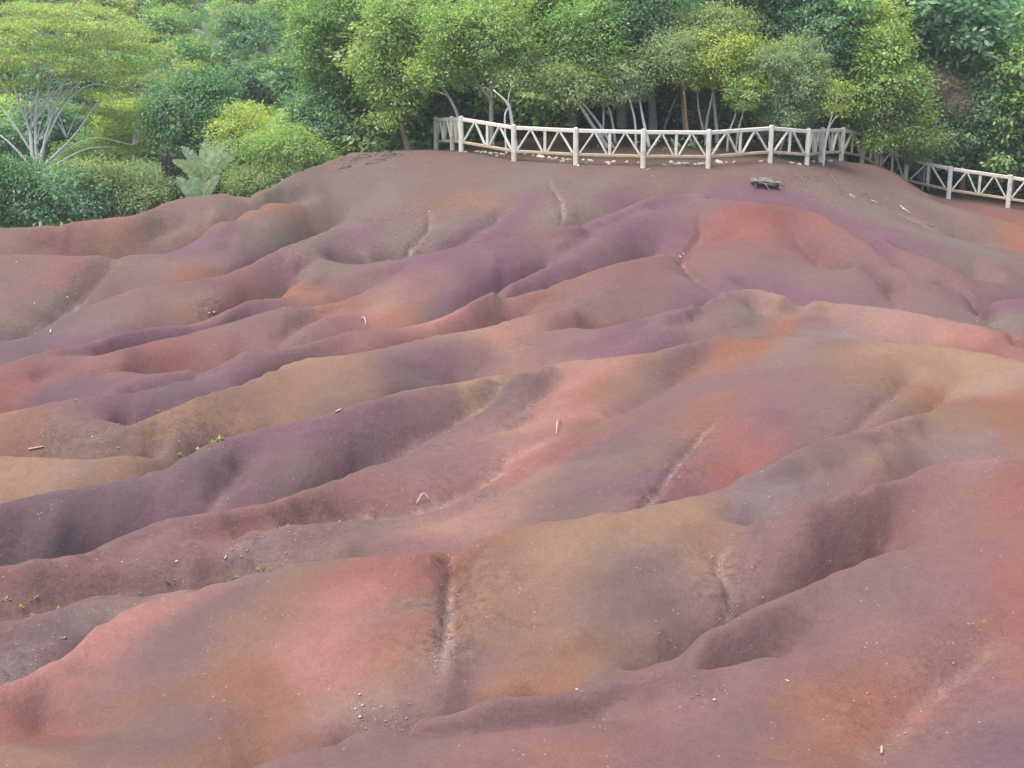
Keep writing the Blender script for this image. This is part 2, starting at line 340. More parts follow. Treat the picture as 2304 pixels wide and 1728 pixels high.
for u_, v_, y_ in [(1900,362,54.0),(1940,367,54.0),(1975,373,54.0),(2010,386,54.0),(2034,401,54.0),(2050,414,54.0)]:   # knoll in front of the fence's corner
    q = at(u_, v_, y_); cons.append(np.array([[q.x, q.y, q.z - base(q.x, q.y), 5.0]]))
cons = np.concatenate(cons)

def lap(h):
    p = np.pad(h, 1, mode='edge')
    return p[:-2, 1:-1] + p[2:, 1:-1] + p[1:-1, :-2] + p[1:-1, 2:] - 4 * h
def solve(level_h, start):
    nx = int(round((GX1 - GX0) / level_h)) + 1; ny = int(round((GY1 - GY0) / level_h)) + 1
    Wt = np.zeros((ny, nx)); B = np.zeros((ny, nx))
    i = np.clip(np.round((cons[:, 0] - GX0) / level_h).astype(int), 0, nx - 1)
    j = np.clip(np.round((cons[:, 1] - GY0) / level_h).astype(int), 0, ny - 1)
    np.add.at(Wt, (j, i), cons[:, 3]); np.add.at(B, (j, i), cons[:, 3] * cons[:, 2])
    s = level_h / 0.25
    al, be, ga = 0.12, 0.10 / s ** 2, 0.0015 * s ** 2
    A = lambda h: Wt * h + be * lap(lap(h)) - al * lap(h) + ga * h
    if start is None: h = np.zeros((ny, nx))
    else:
        yy = np.linspace(0, start.shape[0] - 1, ny); xx = np.linspace(0, start.shape[1] - 1, nx)
        h = bil(start, xx[None, :], yy[:, None])
    D = Wt + 20 * be + 4 * al + ga
    r = B - A(h); z = r / D; p = z.copy(); rz = (r * z).sum()
    for it in range(140):
        q = A(p); a = rz / max((p * q).sum(), 1e-20)
        h += a * p; r -= a * q; z = r / D; n = (r * z).sum(); p = z + n / max(rz, 1e-20) * p; rz = n
    return h
def bil(g, x, y):
    x, y = np.broadcast_arrays(x, y)
    x = np.clip(x, 0, g.shape[1] - 1.001); y = np.clip(y, 0, g.shape[0] - 1.001)
    i, j = x.astype(int), y.astype(int); fx, fy = x - i, y - j
    return g[j, i] * (1 - fx) * (1 - fy) + g[j, i + 1] * fx * (1 - fy) + g[j + 1, i] * (1 - fx) * fy + g[j + 1, i + 1] * fx * fy
REL = None
for lh in (2.0, 1.0, 0.5, 0.25): REL = solve(lh, REL)

def cub(g, x, y):                           # Catmull-Rom lookup
    i, j = np.floor(x).astype(int), np.floor(y).astype(int); fx, fy = x - i, y - j
    w = lambda t: (-.5*t+t*t-.5*t**3, 1-2.5*t*t+1.5*t**3, .5*t+2*t*t-1.5*t**3, -.5*t*t+.5*t**3)
    wx, wy = w(fx), w(fy); o = 0
    for b in range(4):
        jj = np.clip(j + b - 1, 0, g.shape[0] - 1)
        for a in range(4): o = o + g[jj, np.clip(i + a - 1, 0, g.shape[1] - 1)] * wx[a] * wy[b]
    return o
def relief(x, y):
    inside = np.clip((x - GX0) / 4, 0, 1) * np.clip((GX1 - x) / 4, 0, 1) * np.clip((y - GY0) / 2, 0, 1) * np.clip((GY1 - y) / 6, 0, 1)
    return cub(REL, np.clip((x - GX0) / GH, 0, REL.shape[1] - 1), np.clip((y - GY0) / GH, 0, REL.shape[0] - 1)) * inside
def ground(x, y):
    x, y = np.asarray(x, float), np.asarray(y, float)
    return base(x, y) + relief(x, y)
def gz(x, y): return float(ground(np.array([x]), np.array([y]))[0])

EDGE_Y = np.array(sorted([(p.x, p.y) for p in [at(*q) for q in
    [(-300,515,52),(0,512,51),(300,490,51),(430,446,51),(600,428,52),(720,375,53),(860,342,54.6)]]] + [(a[0], a[1] + 0.15) for a in fw]))
def edge(x): return np.interp(x, EDGE_Y[:, 0], EDGE_Y[:, 1])

# fine sheet: dense over the coloured dunes, coarser out to the horizon
def axis(lo, hi, step, far_lo, far_hi, grow=1.22):
    core = [lo]
    while core[-1] < hi: core.append(core[-1] + (step(core[-1]) if callable(step) else step))
    a, d = [], core[1] - core[0]
    x = core[0]
    while x > far_lo: d *= grow; x -= d; a.append(x)
    b, d = [], core[-1] - core[-2]
    x = core[-1]
    while x < far_hi: d *= grow; x += d; b.append(x)
    return np.array(a[::-1] + core + b)
xs = axis(-21.0, 21.0, 0.066, -600, 600)
ys = axis(10.0, 60.0, lambda y: 0.0036 * y + 0.004, -120, 900)
X, Y = np.meshgrid(xs, ys); nyv, nxv = X.shape
x, y = X.ravel(), Y.ravel()
z = ground(x, y)
sed = np.zeros(len(x)); rough = np.zeros(len(x)); cut = np.zeros(len(x))
for pts, d, sd_, wd, tp in GULLYW:          # incise the gullies, remember their crumbly sediment
    m = np.where((x > pts[:, 0].min() - 2) & (x < pts[:, 0].max() + 2) & (y > pts[:, 1].min() - 2) & (y < pts[:, 1].max() + 2))[0]
    if not len(m): continue
    px, py = x[m], y[m]
    wob = 0.10 * fbm(px * 1.3, py * 1.3, 5, 3)
    best = np.full(len(m), 9.0); bt = np.zeros(len(m))
    for k in range(len(pts) - 1):
        ax, ay = pts[k]; bx, by = pts[k + 1]; ex, ey = bx - ax, by - ay
        t = np.clip(((px + wob - ax) * ex + (py + wob - ay) * ey) / (ex * ex + ey * ey + 1e-9), 0, 1)
        q = np.hypot(px + wob - ax - t * ex, py + wob - ay - t * ey)
        s = q < best; best[s] = q[s]; bt[s] = (tp[k] * (1 - t) + tp[k + 1] * t)[s]
    nz = np.clip(0.7 + 1.1 * fbm(px * 2.6, py * 2.6, 11, 4), 0.05, 1.5)
    cut[m] = np.maximum(cut[m], bt * (0.46 * d * np.exp(-best / (0.12 + 0.6 * wd)) + (0.28 * d * np.exp(-(best / (0.55 * wd)) ** 2) if sd_ > 0 else 0)))
    sed[m] = np.maximum(sed[m], np.clip(sd_ * 1.5 * bt * nz * np.exp(-(best / (wd * 0.45)) ** 2), 0, 1))
    rough[m] = np.maximum(rough[m], bt * (0.25 + sd_) * nz * np.exp(-best / (0.5 + wd)))
def near(pts, tp, reach):
    """distance of the sheet's points to a polyline, and the polyline's strength there"""
    m = np.where((x > pts[:, 0].min() - reach) & (x < pts[:, 0].max() + reach) & (y > pts[:, 1].min() - reach) & (y < pts[:, 1].max() + reach))[0]
    px, py = x[m] + 0.06 * fbm(x[m], y[m], 15, 2), y[m] + 0.06 * fbm(x[m], y[m], 16, 2)
    best = np.full(len(m), 9.0); bt = np.zeros(len(m))
    for k in range(len(pts) - 1):
        ax, ay = pts[k]; bx, by = pts[k + 1]; ex, ey = bx - ax, by - ay
        t = np.clip(((px - ax) * ex + (py - ay) * ey) / (ex * ex + ey * ey + 1e-9), 0, 1)
        q = np.hypot(px - ax - t * ex, py - ay - t * ey)
        w = q < best; best[w] = q[w]; bt[w] = (tp[k] * (1 - t) + tp[k + 1] * t)[w]
    return m, best, bt
bump = np.zeros(len(x)); foot = np.zeros(len(x))
for k, (cp, vp, tp, a_) in enumerate(EDGES):                # crests a little keener, the hollows behind them creased
    m, best, bt = near(cp[::2], tp[::2], 1.6)
    bump[m] = np.maximum(bump[m], bt * 0.10 * min(1.0, float(np.median(a_)) / 0.45) * np.exp(-best / 0.30))
    m, best, bt = near(vp[::2], tp[::2], 1.6)
    foot[m] = np.maximum(foot[m], bt * (0.14 if k < 3 else 0.46) * min(1.0, float(np.median(a_)) / 0.42) * np.exp(-best / 0.30))
ROUGHSPOT = [(150,1010,160,0.7),(420,990,200,0.9),(300,960,150,0.7),(80,1160,130,0.4),(700,560,70,.8),(860,500,70,1),(920,540,60,1),(960,470,70,.8),(1040,480,90,.6),
             (660,560,60,.7),(610,580,50,.6),(130,660,110,.6),(50,720,70,.5),(470,690,50,.9),(480,700,40,.9),(850,370,80,.9),(920,360,70,.8),(760,375,50,.7),
             (60,1420,140,.9),(150,1480,150,.9),(40,1500,120,.9),(350,1330,140,.6),(560,1240,120,.8),(650,1230,100,.7),(700,1220,90,.5),(1180,770,40,.8),(1160,740,30,.7),
             (1830,410,110,.8),(1900,400,90,.8),(1990,470,100,.7),(2060,500,90,.5),(1760,400,60,.6),(2230,730,50,.7),(820,1590,60,.6),(900,1600,60,.4),(1600,1560,50,.4),(1500,580,50,.4)]
rs = np.array(ROUGHSPOT, float); rp = hit(rs[:, 0], rs[:, 1], np.zeros(len(rs)), ground)
for (rx, ry, rz_), (u_, v_, r_, k_) in zip(rp, ROUGHSPOT):
    rad = r_ / F * ry
    dd = ((x - rx) / rad) ** 2 + ((y - ry) / (rad * 1.3)) ** 2
    rough = np.maximum(rough, k_ * 0.8 * np.exp(-dd) * np.clip(0.6 + 0.8 * fbm(x * 0.9, y * 0.9, 33, 3), 0, 1.4))
rough = np.clip(rough, 0, 1)
core = (np.abs(x) < 24) & (y > 8) & (y < 62)
z -= cut
z += bump - foot
z += np.where(core, 0.018 * fbm(x * 0.7, y * 0.7, 3, 3) + rough * (0.07 * fbm(x * 3.1, y * 3.1, 21, 4, 0.65)), 0)
z += np.where(~core, 0.25 * fbm(x * 0.2, y * 0.2, 9, 3) * np.clip((np.hypot(x, y - 35) - 32) / 15, 0, 1), 0)

# soil colours: each patch of earth has its own iron and ash content
PAL = {'B':(150,130,121),'R':(164,126,122),'r':(174,120,113),'T':(170,139,121),'G':(153,139,131),'P':(149,117,131),'O':(178,130,108),
       'M':(155,126,128),'S':(137,118,124),'K':(205,152,144),'k':(192,162,150),'Y':(188,157,132),'L':(160,144,147)}
ALB = 0.385
tp_, tc_ = [], []
for k, s in TINT.items():
    p = parse(s); w3 = hit(p[:, 0], p[:, 1], np.zeros(len(p)), ground)
    tp_.append(w3[:, :2]); tc_.append(np.tile(lin(PAL[k]) * ALB * np.array([1.03, 0.95, 0.885]), (len(p), 1)))
tp_, tc_ = np.concatenate(tp_), np.concatenate(tc_)
soil = np.tile(np.array([0.055, 0.042, 0.030]), (len(x), 1))
def strips(px, py):
    """which crest lies next before and next behind each point, and how strong it is there"""
    f = np.full(len(px), -1); b = np.full(len(px), -1); fy = np.full(len(px), -1e9); by = np.full(len(px), 1e9); fs = np.zeros(len(px)); bs = np.zeros(len(px))
    for k, (p, c, t, gz, tp) in enumerate(LINES):
        o = np.argsort(c[:, 0]); yl = np.interp(px, c[o, 0], c[o, 1], left=-99, right=-99); sl = np.interp(px, c[o, 0], tp[o])
        m = (yl > 0) & (sl > .25) & (yl <= py - .05) & (yl > fy); f[m] = k; fy[m] = yl[m]; fs[m] = sl[m]
        m = (yl > 0) & (sl > .25) & (yl > py - .05) & (yl < by); b[m] = k; by[m] = yl[m]; bs[m] = sl[m]
    return f, b, np.minimum(fs, 1), np.minimum(bs, 1)
vf, vb, vfs, vbs = strips(x, y); tf, tb, _a, _b = strips(tp_[:, 0], tp_[:, 1])
idx = np.where((np.abs(x) < 30) & (y > 6) & (y < 64))[0]
wx = x + 0.55 * fbm(x * 0.55, y * 0.55, 41, 4) ; wy = y + 0.8 * fbm(x * 0.55, y * 0.55, 57, 4)
for s in range(0, len(idx), 8000):
    ii = idx[s:s + 8000]
    ex, ey = wx[ii][:, None] - tp_[None, :, 0], wy[ii][:, None] - tp_[None, :, 1]
    rt_ = np.clip((wx[ii] - 5) / 3, 0, 1) * np.clip((wy[ii] - 31) / 4, 0, 1)
    th = np.radians(40 - 62 * rt_)[:, None]
    al_, ac_ = ex * np.cos(th) + ey * np.sin(th), -ex * np.sin(th) + ey * np.cos(th)
    d2 = (al_ * 0.62) ** 2 + (ac_ * 1.25) ** 2 + 0.18
    apart = (vf[ii][:, None] != tf[None]) & (vb[ii][:, None] != tb[None])
    d2 = d2 + apart * (d2 * 1.6 + 0.25) * (0.25 + 0.75 * np.maximum(vfs[ii], vbs[ii]))[:, None]
    w = 1.0 / d2 ** 2.2
    soil[ii] = (w @ tc_) / w.sum(1)[:, None]
sg_ = soil.reshape(nyv, nxv, 3)
for _ in range(4):
    sg_[:, 1:-1] = 0.25 * sg_[:, :-2] + 0.5 * sg_[:, 1:-1] + 0.25 * sg_[:, 2:]
    sg_[1:-1] = 0.25 * sg_[:-2] + 0.5 * sg_[1:-1] + 0.25 * sg_[2:]
soil = sg_.reshape(-1, 3)
lum = soil.mean(1, keepdims=True)
soil = np.where(np.arange(len(x))[:, None] >= 0, lum + (soil - lum) * 0.98, soil)
lit = np.clip((y - edge(x) - 0.1) / 0.8 + 0.3 * fbm(x * 1.5, y * 1.5, 61, 3), 0, 1) * np.where(y > 40, 1, 0)
out = np.clip((np.abs(x) - 23) / 4, 0, 1)
lit = np.maximum(lit, 0)[:, None]
litter = np.array([0.060, 0.040, 0.028]) * (1 + 0.3 * fbm(x * 0.8, y * 0.8, 71, 3))[:, None]
soil = soil * (1 - lit) + litter * lit
sedc = soil * 0.5 + np.array([0.23, 0.175, 0.155])
soil = soil + (sedc - soil) * (0.75 * sed[:, None])

# ------------------------------------------------------------------ materials
def newmat(name):
    m = bpy.data.materials.new(name); m.use_nodes = True
    t = m.node_tree; b = t.nodes['Principled BSDF']
    b.inputs['Roughness'].default_value = 0.95
    b.inputs['Specular IOR Level'].default_value = 0.15
    return m, t, b
def node(t, kind, **kw):
    n = t.nodes.new(kind)
    for k, v in kw.items(): setattr(n, k, v)
    return n
def noise(t, scale, detail=4.0, rough=0.6, vec=None, stretch=None):
    n = node(t, 'ShaderNodeTexNoise'); n.inputs['Scale'].default_value = scale
    n.inputs['Detail'].default_value = detail; n.inputs['Roughness'].default_value = rough
    tc = node(t, 'ShaderNodeTexCoord')
    src = tc.outputs['Object']
    if stretch:
        mp = node(t, 'ShaderNodeMapping'); mp.inputs['Scale'].default_value = stretch
        t.links.new(src, mp.inputs[0]); src = mp.outputs[0]
    t.links.new(src, n.inputs['Vector'])
    return n
def ramp(t, src, stops):
    r = node(t, 'ShaderNodeValToRGB'); e = r.color_ramp.elements
    while len(e) < len(stops): e.new(0.5)
    for q, (p, c) in zip(e, stops): q.position = p; q.color = (*c, 1) if len(c) == 3 else c
    t.links.new(src, r.inputs[0]); return r
def mixc(t, mode, fac, a, b):
    m = node(t, 'ShaderNodeMix', data_type='RGBA', blend_type=mode)
    for s, val in ((m.inputs[0], fac), (m.inputs[6], a), (m.inputs[7], b)):
        if hasattr(val, 'links'): t.links.new(val, s)
        else: s.default_value = val if not isinstance(val, tuple) else (*val, 1)
    return m.outputs[2]
def mth(t, op, a, b=0.0):
    m = node(t, 'ShaderNodeMath', operation=op)
    for s, val in ((m.inputs[0], a), (m.inputs[1], b)):
        if hasattr(val, 'links'): t.links.new(val, s)
        else: s.default_value = val
    return m.outputs[0]
def attr(t, name):
    n = node(t, 'ShaderNodeAttribute'); n.attribute_name = name; return n

def soil_mat():
    m, t, b = newmat('coloured_earth')
    col = attr(t, 'soil').outputs['Color']; rg = attr(t, 'rough').outputs['Fac']
    big = noise(t, 0.9, 5, 0.6); mid = noise(t, 7.0, 5, 0.65); fine = noise(t, 75.0, 3, 0.7)
    c = mixc(t, 'MULTIPLY', 1.0, col, ramp(t, big.outputs[0], [(0.25, (0.90, 0.88, 0.90)), (0.75, (1.10, 1.10, 1.08))]).outputs[0])
    c = mixc(t, 'MULTIPLY', 1.0, c, ramp(t, mid.outputs[0], [(0.3, (0.92, 0.92, 0.92)), (0.7, (1.08, 1.07, 1.06))]).outputs[0])
    c = mixc(t, 'MULTIPLY', 1.0, c, ramp(t, fine.outputs[0], [(0.3, (0.84, 0.84, 0.84)), (0.7, (1.16, 1.16, 1.16))]).outputs[0])
    mid2 = noise(t, 26.0, 4, 0.75)
    c = mixc(t, 'MULTIPLY', 1.0, c, ramp(t, mid2.outputs[0], [(0.3, (0.88, 0.88, 0.88)), (0.7, (1.12, 1.12, 1.12))]).outputs[0])
    crumb = noise(t, 6.5, 6, 0.8)
    cr = ramp(t, crumb.outputs[0], [(0.38, (0.50, 0.47, 0.45)), (0.5, (1, 1, 1)), (0.64, (1.4, 1.36, 1.3))]).outputs[0]
    c = mixc(t, 'MULTIPLY', rg, c, cr)
    # pale grit lying loose on the surface
    vo = node(t, 'ShaderNodeTexVoronoi'); vo.inputs['Scale'].default_value = 9.0
    tc = node(t, 'ShaderNodeTexCoord'); t.links.new(tc.outputs['Object'], vo.inputs['Vector'])
    grit = mth(t, 'MULTIPLY', mth(t, 'LESS_THAN', vo.outputs['Distance'], 0.10), mth(t, 'GREATER_THAN', noise(t, 1.7, 3).outputs[0], 0.56))
    c = mixc(t, 'MIX', mth(t, 'MULTIPLY', grit, 0.45), c, (0.46, 0.38, 0.33))
    t.links.new(c, b.inputs['Base Color'])
    bh = mth(t, 'ADD', mth(t, 'MULTIPLY', mid.outputs[0], 0.05), mth(t, 'MULTIPLY', fine.outputs[0], 0.012))
    bh = mth(t, 'ADD', bh, mth(t, 'MULTIPLY', mth(t, 'MULTIPLY', crumb.outputs[0], rg), 0.10))
    bp = node(t, 'ShaderNodeBump'); bp.inputs['Strength'].default_value = 0.6; bp.inputs['Distance'].default_value = 1.0
    t.links.new(bh, bp.inputs['Height']); t.links.new(bp.outputs[0], b.inputs['Normal'])
    return m
MSOIL = soil_mat()

ii = np.arange(nyv * nxv).reshape(nyv, nxv)
faces = np.stack([ii[:-1, :-1], ii[:-1, 1:], ii[1:, 1:], ii[1:, :-1]], -1).reshape(-1, 4)
me = mesh('ground', np.c_[x, y, z], faces, MSOIL, True)
a = me.attributes.new('soil', 'FLOAT_COLOR', 'POINT'); a.data.foreach_set('color', np.c_[soil, np.ones(len(soil))].astype(np.float32).ravel())
a = me.attributes.new('rough', 'FLOAT', 'POINT'); a.data.foreach_set('value', rough.astype(np.float32))
tag(link('ground', me), 'bare coloured earth dunes in folds of mauve red ochre and grey', kind='structure')
Zg = z.reshape(nyv, nxv)
def surf(px, py):
    """height of the finished sheet"""
    i = np.clip(np.searchsorted(xs, px) - 1, 0, nxv - 2); j = np.clip(np.searchsorted(ys, py) - 1, 0, nyv - 2)
    fx = (px - xs[i]) / (xs[i + 1] - xs[i]); fy = (py - ys[j]) / (ys[j + 1] - ys[j])
    return Zg[j, i]*(1-fx)*(1-fy) + Zg[j, i+1]*fx*(1-fy) + Zg[j+1, i]*(1-fx)*fy + Zg[j+1, i+1]*fx*fy
def onground(u, v):
    p = hit(np.array([float(u)]), np.array([float(v)]), np.zeros(1), surf)[0]
    return Vector((p[0], p[1], float(surf(p[0], p[1]))))

# ------------------------------------------------------------------ shape builders
class MB:
    """gathers vertices and quads / polygons of one mesh"""
    def __init__(s): s.v, s.f = [], []
    def add(s, v, f):
        n = len(s.v); s.v += [tuple(p) for p in v]; s.f += [tuple(i + n for i in q) for q in f]
    def build(s, name, mat, parent=None, smooth=False, loc=None):
        me = bpy.data.meshes.new(name); me.from_pydata(s.v, [], s.f); me.update()
        me.materials.append(mat)
        if smooth: me.polygons.foreach_set('use_smooth', np.ones(len(me.polygons), bool))
        return link(name, me, parent, loc)
    def bar(s, a, b, w, h, up=Vector((0, 0, 1)), ch=0.22):
        """chamfered bar from a to b, w across, h along up"""
        a, b = Vector(a), Vector(b); d = (b - a).normalized()
        sx = d.cross(up).normalized(); sy = sx.cross(d).normalized()
        c = min(w, h) * ch; hw, hh = w / 2, h / 2
        pr = [(-hw + c, -hh), (hw - c, -hh), (hw, -hh + c), (hw, hh - c), (hw - c, hh), (-hw + c, hh), (-hw, hh - c), (-hw, -hh + c)]
        v = [a + sx * p + sy * q for p, q in pr] + [b + sx * p + sy * q for p, q in pr]
        f = [(i, (i + 1) % 8, 8 + (i + 1) % 8, 8 + i) for i in range(8)] + [tuple(range(7, -1, -1)), tuple(range(8, 16))]
        s.add(v, f)
    def tube(s, pts, rad, n=7):
        pts = [Vector(p) for p in pts]; k = len(pts); prev = None; rings = []
        for i, p in enumerate(pts):
            d = (pts[min(i + 1, k - 1)] - pts[max(i - 1, 0)]).normalized()
            if prev is None: sx = d.orthogonal().normalized()
            else: sx = (prev - d * prev.dot(d)).normalized()
            prev = sx; sy = d.cross(sx)
            rings += [p + (sx * math.cos(2 * math.pi * q / n) + sy * math.sin(2 * math.pi * q / n)) * rad[i] for q in range(n)]
        f = [(i * n + q, i * n + (q + 1) % n, (i + 1) * n + (q + 1) % n, (i + 1) * n + q) for i in range(k - 1) for q in range(n)]
        s.add(rings, f + [tuple(range(n - 1, -1, -1)), tuple(range((k - 1) * n, k * n))])
def spline(pts, step=4):
    """Catmull-Rom through vectors with an extra radius component"""
    P = [np.array(p, float) for p in pts]; P = [2 * P[0] - P[1]] + P + [2 * P[-1] - P[-2]]; o = []
    for i in range(1, len(P) - 2):
        for q in range(step):
            t = q / step
            o.append(0.5 * (2 * P[i] + (P[i+1] - P[i-1]) * t + (2*P[i-1] - 5*P[i] + 4*P[i+1] - P[i+2]) * t*t + (3*P[i] - P[i-1] - 3*P[i+1] + P[i+2]) * t**3))
    o.append(P[-2]); return o

# ------------------------------------------------------------------ white fence
def paint_mat(name, stain, lichen):
    m, t, b = newmat(name)
    n1 = noise(t, 3.0, 5, 0.65); n2 = noise(t, 22.0, 4, 0.7)
    c = ramp(t, n1.outputs[0], [(0.30, stain), (0.46, (0.66, 0.62, 0.51)), (0.75, (0.74, 0.71, 0.63))]).outputs[0]
    c = mixc(t, 'MIX', mth(t, 'MULTIPLY', ramp(t, n2.outputs[0], [(0.52, (0, 0, 0)), (0.70, (1, 1, 1))]).outputs[0], lichen), c, (0.25, 0.26, 0.19))
    t.links.new(c, b.inputs['Base Color']); b.inputs['Roughness'].default_value = 0.8
    bp = node(t, 'ShaderNodeBump'); bp.inputs['Strength'].default_value = 0.25; bp.inputs['Distance'].default_value = 0.01
    t.links.new(n2.outputs[0], bp.inputs['Height']); t.links.new(bp.outputs[0], b.inputs['Normal'])
    return m
MPAINT = paint_mat('weathered_white_paint', (0.50, 0.44, 0.33), 0.25)
MPOST = paint_mat('weathered_post_paint', (0.42, 0.40, 0.31), 0.5)
MLOW = paint_mat('soil_splashed_paint', (0.38, 0.30, 0.20), 0.45)
n_ = MLOW.node_tree.nodes
for q in n_:
    if q.type == 'VALTORGB' and len(q.color_ramp.elements) == 3:
        q.color_ramp.elements[1].color = (0.44, 0.36, 0.24, 1); q.color_ramp.elements[2].color = (0.54, 0.46, 0.33, 1)
root = empty('fence', tuple(fw[5]))
tag(root, 'long white post and rail fence with V shaped braces along the edge of the wood', 'fence')
org = Vector(fw[5]); LINE = []
for i, p in enumerate(fw):
    b_ = Vector(p); lean = Vector((random.uniform(-.02, .02), random.uniform(-.02, .02), 0))
    top = b_ + Vector((0, 0, 1.28)) + lean
    LINE.append((b_, lean))
    g = MB(); g.bar(b_ - org - Vector((0, 0, 0.6)), top - org - Vector((0, 0, 0.03)), 0.17, 0.17, Vector((0.2, 1, 0)))
    g.bar(top - org - Vector((0, 0, 0.029)), top - org, 0.13, 0.13, Vector((0.2, 1, 0)), 0.3)
    o = g.build('post', MPOST, root)
    if i == 3: o['label'] = 'grey lichen covered post of the fence'
for (a, la), (b, lb) in zip(LINE[:-1], LINE[1:]):
    d = (b - a); dn = d.normalized()
    P = lambda t, h: a + d * t + Vector((0, 0, h)) - org
    sd_ = dn.cross(Vector((0, 0, 1))).normalized()
    e = 0.088 / d.length
    g = MB(); g.bar(P(e, 1.165) , P(1 - e, 1.165), 0.085, 0.135); g.build('top_rail', MPAINT, root)
    g = MB(); g.bar(P(e, 0.345), P(1 - e, 0.345), 0.085, 0.105); g.build('bottom_rail', MLOW, root)
    br = [(0.055, .40, .255, 1.095), (.285, 1.095, .455, .40), (.545, .40, .715, 1.095), (.745, 1.095, .945, .40)]
    if d.length < 1.9: br = [(.10, .40, .42, 1.095), (.58, 1.095, .90, .40)]
    for t0, h0, t1, h1 in br:
        g = MB(); g.bar(P(t0, h0), P(t1, h1), 0.06, 0.095, sd_); g.build('brace', MPAINT, root)
    g = MB(); g.bar(P(.5, .3985), P(.5, 1.0965), 0.06, 0.10, dn); g.build('baluster', MPAINT, root)

# ------------------------------------------------------------------ stones, sticks, stump
def plain_mat(name, c0, c1, scale=6.0, bump=0.3):
    m, t, b = newmat(name); n = noise(t, scale, 5, 0.65)
    t.links.new(ramp(t, n.outputs[0], [(0.3, c0), (0.7, c1)]).outputs[0], b.inputs['Base Color'])
    bp = node(t, 'ShaderNodeBump'); bp.inputs['Strength'].default_value = bump; bp.inputs['Distance'].default_value = 0.02
    t.links.new(n.outputs[0], bp.inputs['Height']); t.links.new(bp.outputs[0], b.inputs['Normal'])
    return m
MSTONE = plain_mat('pale_stone', (0.36, 0.30, 0.23), (0.60, 0.53, 0.44), 9.0)
MWOOD = plain_mat('bleached_wood', (0.34, 0.29, 0.24), (0.54, 0.48, 0.41), 12.0)
MROOT = plain_mat('old_root_wood', (0.10, 0.08, 0.07), (0.24, 0.20, 0.18), 9.0, 0.6)
def rock(seed, sx, sy, sz):
    r = random.Random(seed); import bmesh
    bm = bmesh.new(); bmesh.ops.create_icosphere(bm, subdivisions=1, radius=1)
    for v in bm.verts: v.co = Vector((v.co.x * sx, v.co.y * sy, v.co.z * sz)) * r.uniform(0.75, 1.15)
    me = bpy.data.meshes.new('stone'); bm.to_mesh(me); bm.free(); me.materials.append(MSTONE); return me
ROCKS = [rock(k, 0.075 + 0.03 * (k % 3), 0.06 + .015 * (k % 2), 0.05 + 0.015 * (k % 4 == 0)) for k in range(7)]
def stone(u, v, s, label, group=None):
    p = onground(u, v); o = link('stone', random.choice(ROCKS), None, p + Vector((0, 0, 0.012 * s)))
    o.scale = (s * random.uniform(.8, 1.3), s, s * random.uniform(.8, 1.2)); o.rotation_euler = (random.uniform(-.3, .3), random.uniform(-.3, .3), random.uniform(0, 6.28))
    return tag(o, label, 'stone', group)
FENCE_STONES = "1047,339 1074,339 1087,340 1094,341 1103,343 1116,343 1128,345 1134,346 1119,349 1182,344 1199,348 1209,349 1217,350 1222,352 1235,353 1242,355 1251,355 1267,356 1278,357 1266,360 1313,359 1329,360 1320,365 1301,371 1364,363 1369,365 1380,362 1410,363 1436,364 1494,370 1510,363 1517,367 1528,366 1539,365 1548,367 1564,368 1573,368 1581,368 1618,363 1634,363 1651,362 1712,361 1782,364 1796,367 1800,368 1830,362 1868,361"
for u, v in parse(FENCE_STONES):
    stone(u, v + 3, random.uniform(0.75, 1.35), 'pale stone in the row of stones lying under the white fence', 'stones along the foot of the fence')
for u, v, s, lb in [(1468,397,.8,'lone white stone just below the middle fence posts'),(208,986,.8,'white pebble on the tan dune at the left'),(1298,1558,.55,'tiny white pebble on the low front dune'),
        (1771,1531,.4,'speck of pale stone on the red front slope'),(482,703,1.3,'whitish stone pair end beside crumbly orange bank, right one'),(470,705,.9,'smaller whitish stone at the crumbly orange bank, left one'),
        (152,669,1.1,'pale flat stone at the top of the left gully'),(78,683,1.1,'pale stone half way up the left gully'),(1538,571,.9,'white stone in the bend of the central gully'),
        (1530,577,.7,'smaller white stone below the bend of the central gully'),(1540,601,.7,'white stone lower down in the central gully'),(966,476,1.0,'pale stone at the top of the grey upper gully'),
        (37,590,1.0,'pale stone on the rim of the left lobe'),(397,1265,.7,'white stone on the pink valley floor')]:
    stone(u, v, s * .45, lb)
def stick(pts, r, label, lift=0.03, group=None, name='stick', mat=None, cat='stick'):
    w3 = [onground(u, v) for u, v in pts]; o0 = w3[0].copy()
    q = [(*(p - o0 + Vector((0, 0, lift + (0.10 if 0 < i < len(w3) - 1 else 0)))), r * (1 - 0.5 * i / len(w3))) for i, p in enumerate(w3)]
    q = spline(q, 3); g = MB(); g.tube([p[:3] for p in q], [max(p[3] * .62, .004) for p in q], 6)
    return tag(g.build(name, mat or MWOOD, None, True, o0), label, cat, group)
stick([(1261,951),(1254,963),(1252,979)], .020, 'white curved twig standing out on the bright pink slope')
stick([(937,1139),(953,1127),(967,1132)], .020, 'thin white arched twig lying in the stony reddish gully')
stick([(64,1014),(98,1008)], .028, 'straight pale stick on the crumbly tan ground at the left')
stick([(813,720),(820,726),(824,736)], .03, 'short white curved twig at the orange patch of the middle slope')
stick([(114,744),(114,751)], .03, 'short white stub on the slate ridge at the far left')
stick([(507,1271),(510,1265)], .025, 'small pale stick end on the pale valley floor')
stick([(756,934),(768,927)], .03, 'pale broken stick beside the foot of the big purple ridge')
stick([(1983,1687),(1983,1701)], .022, 'short white peg on the red slope at the bottom', 0.04)
stick([(1455,384),(1462,381)], .03, 'short whitish twig on the bank below the fence')
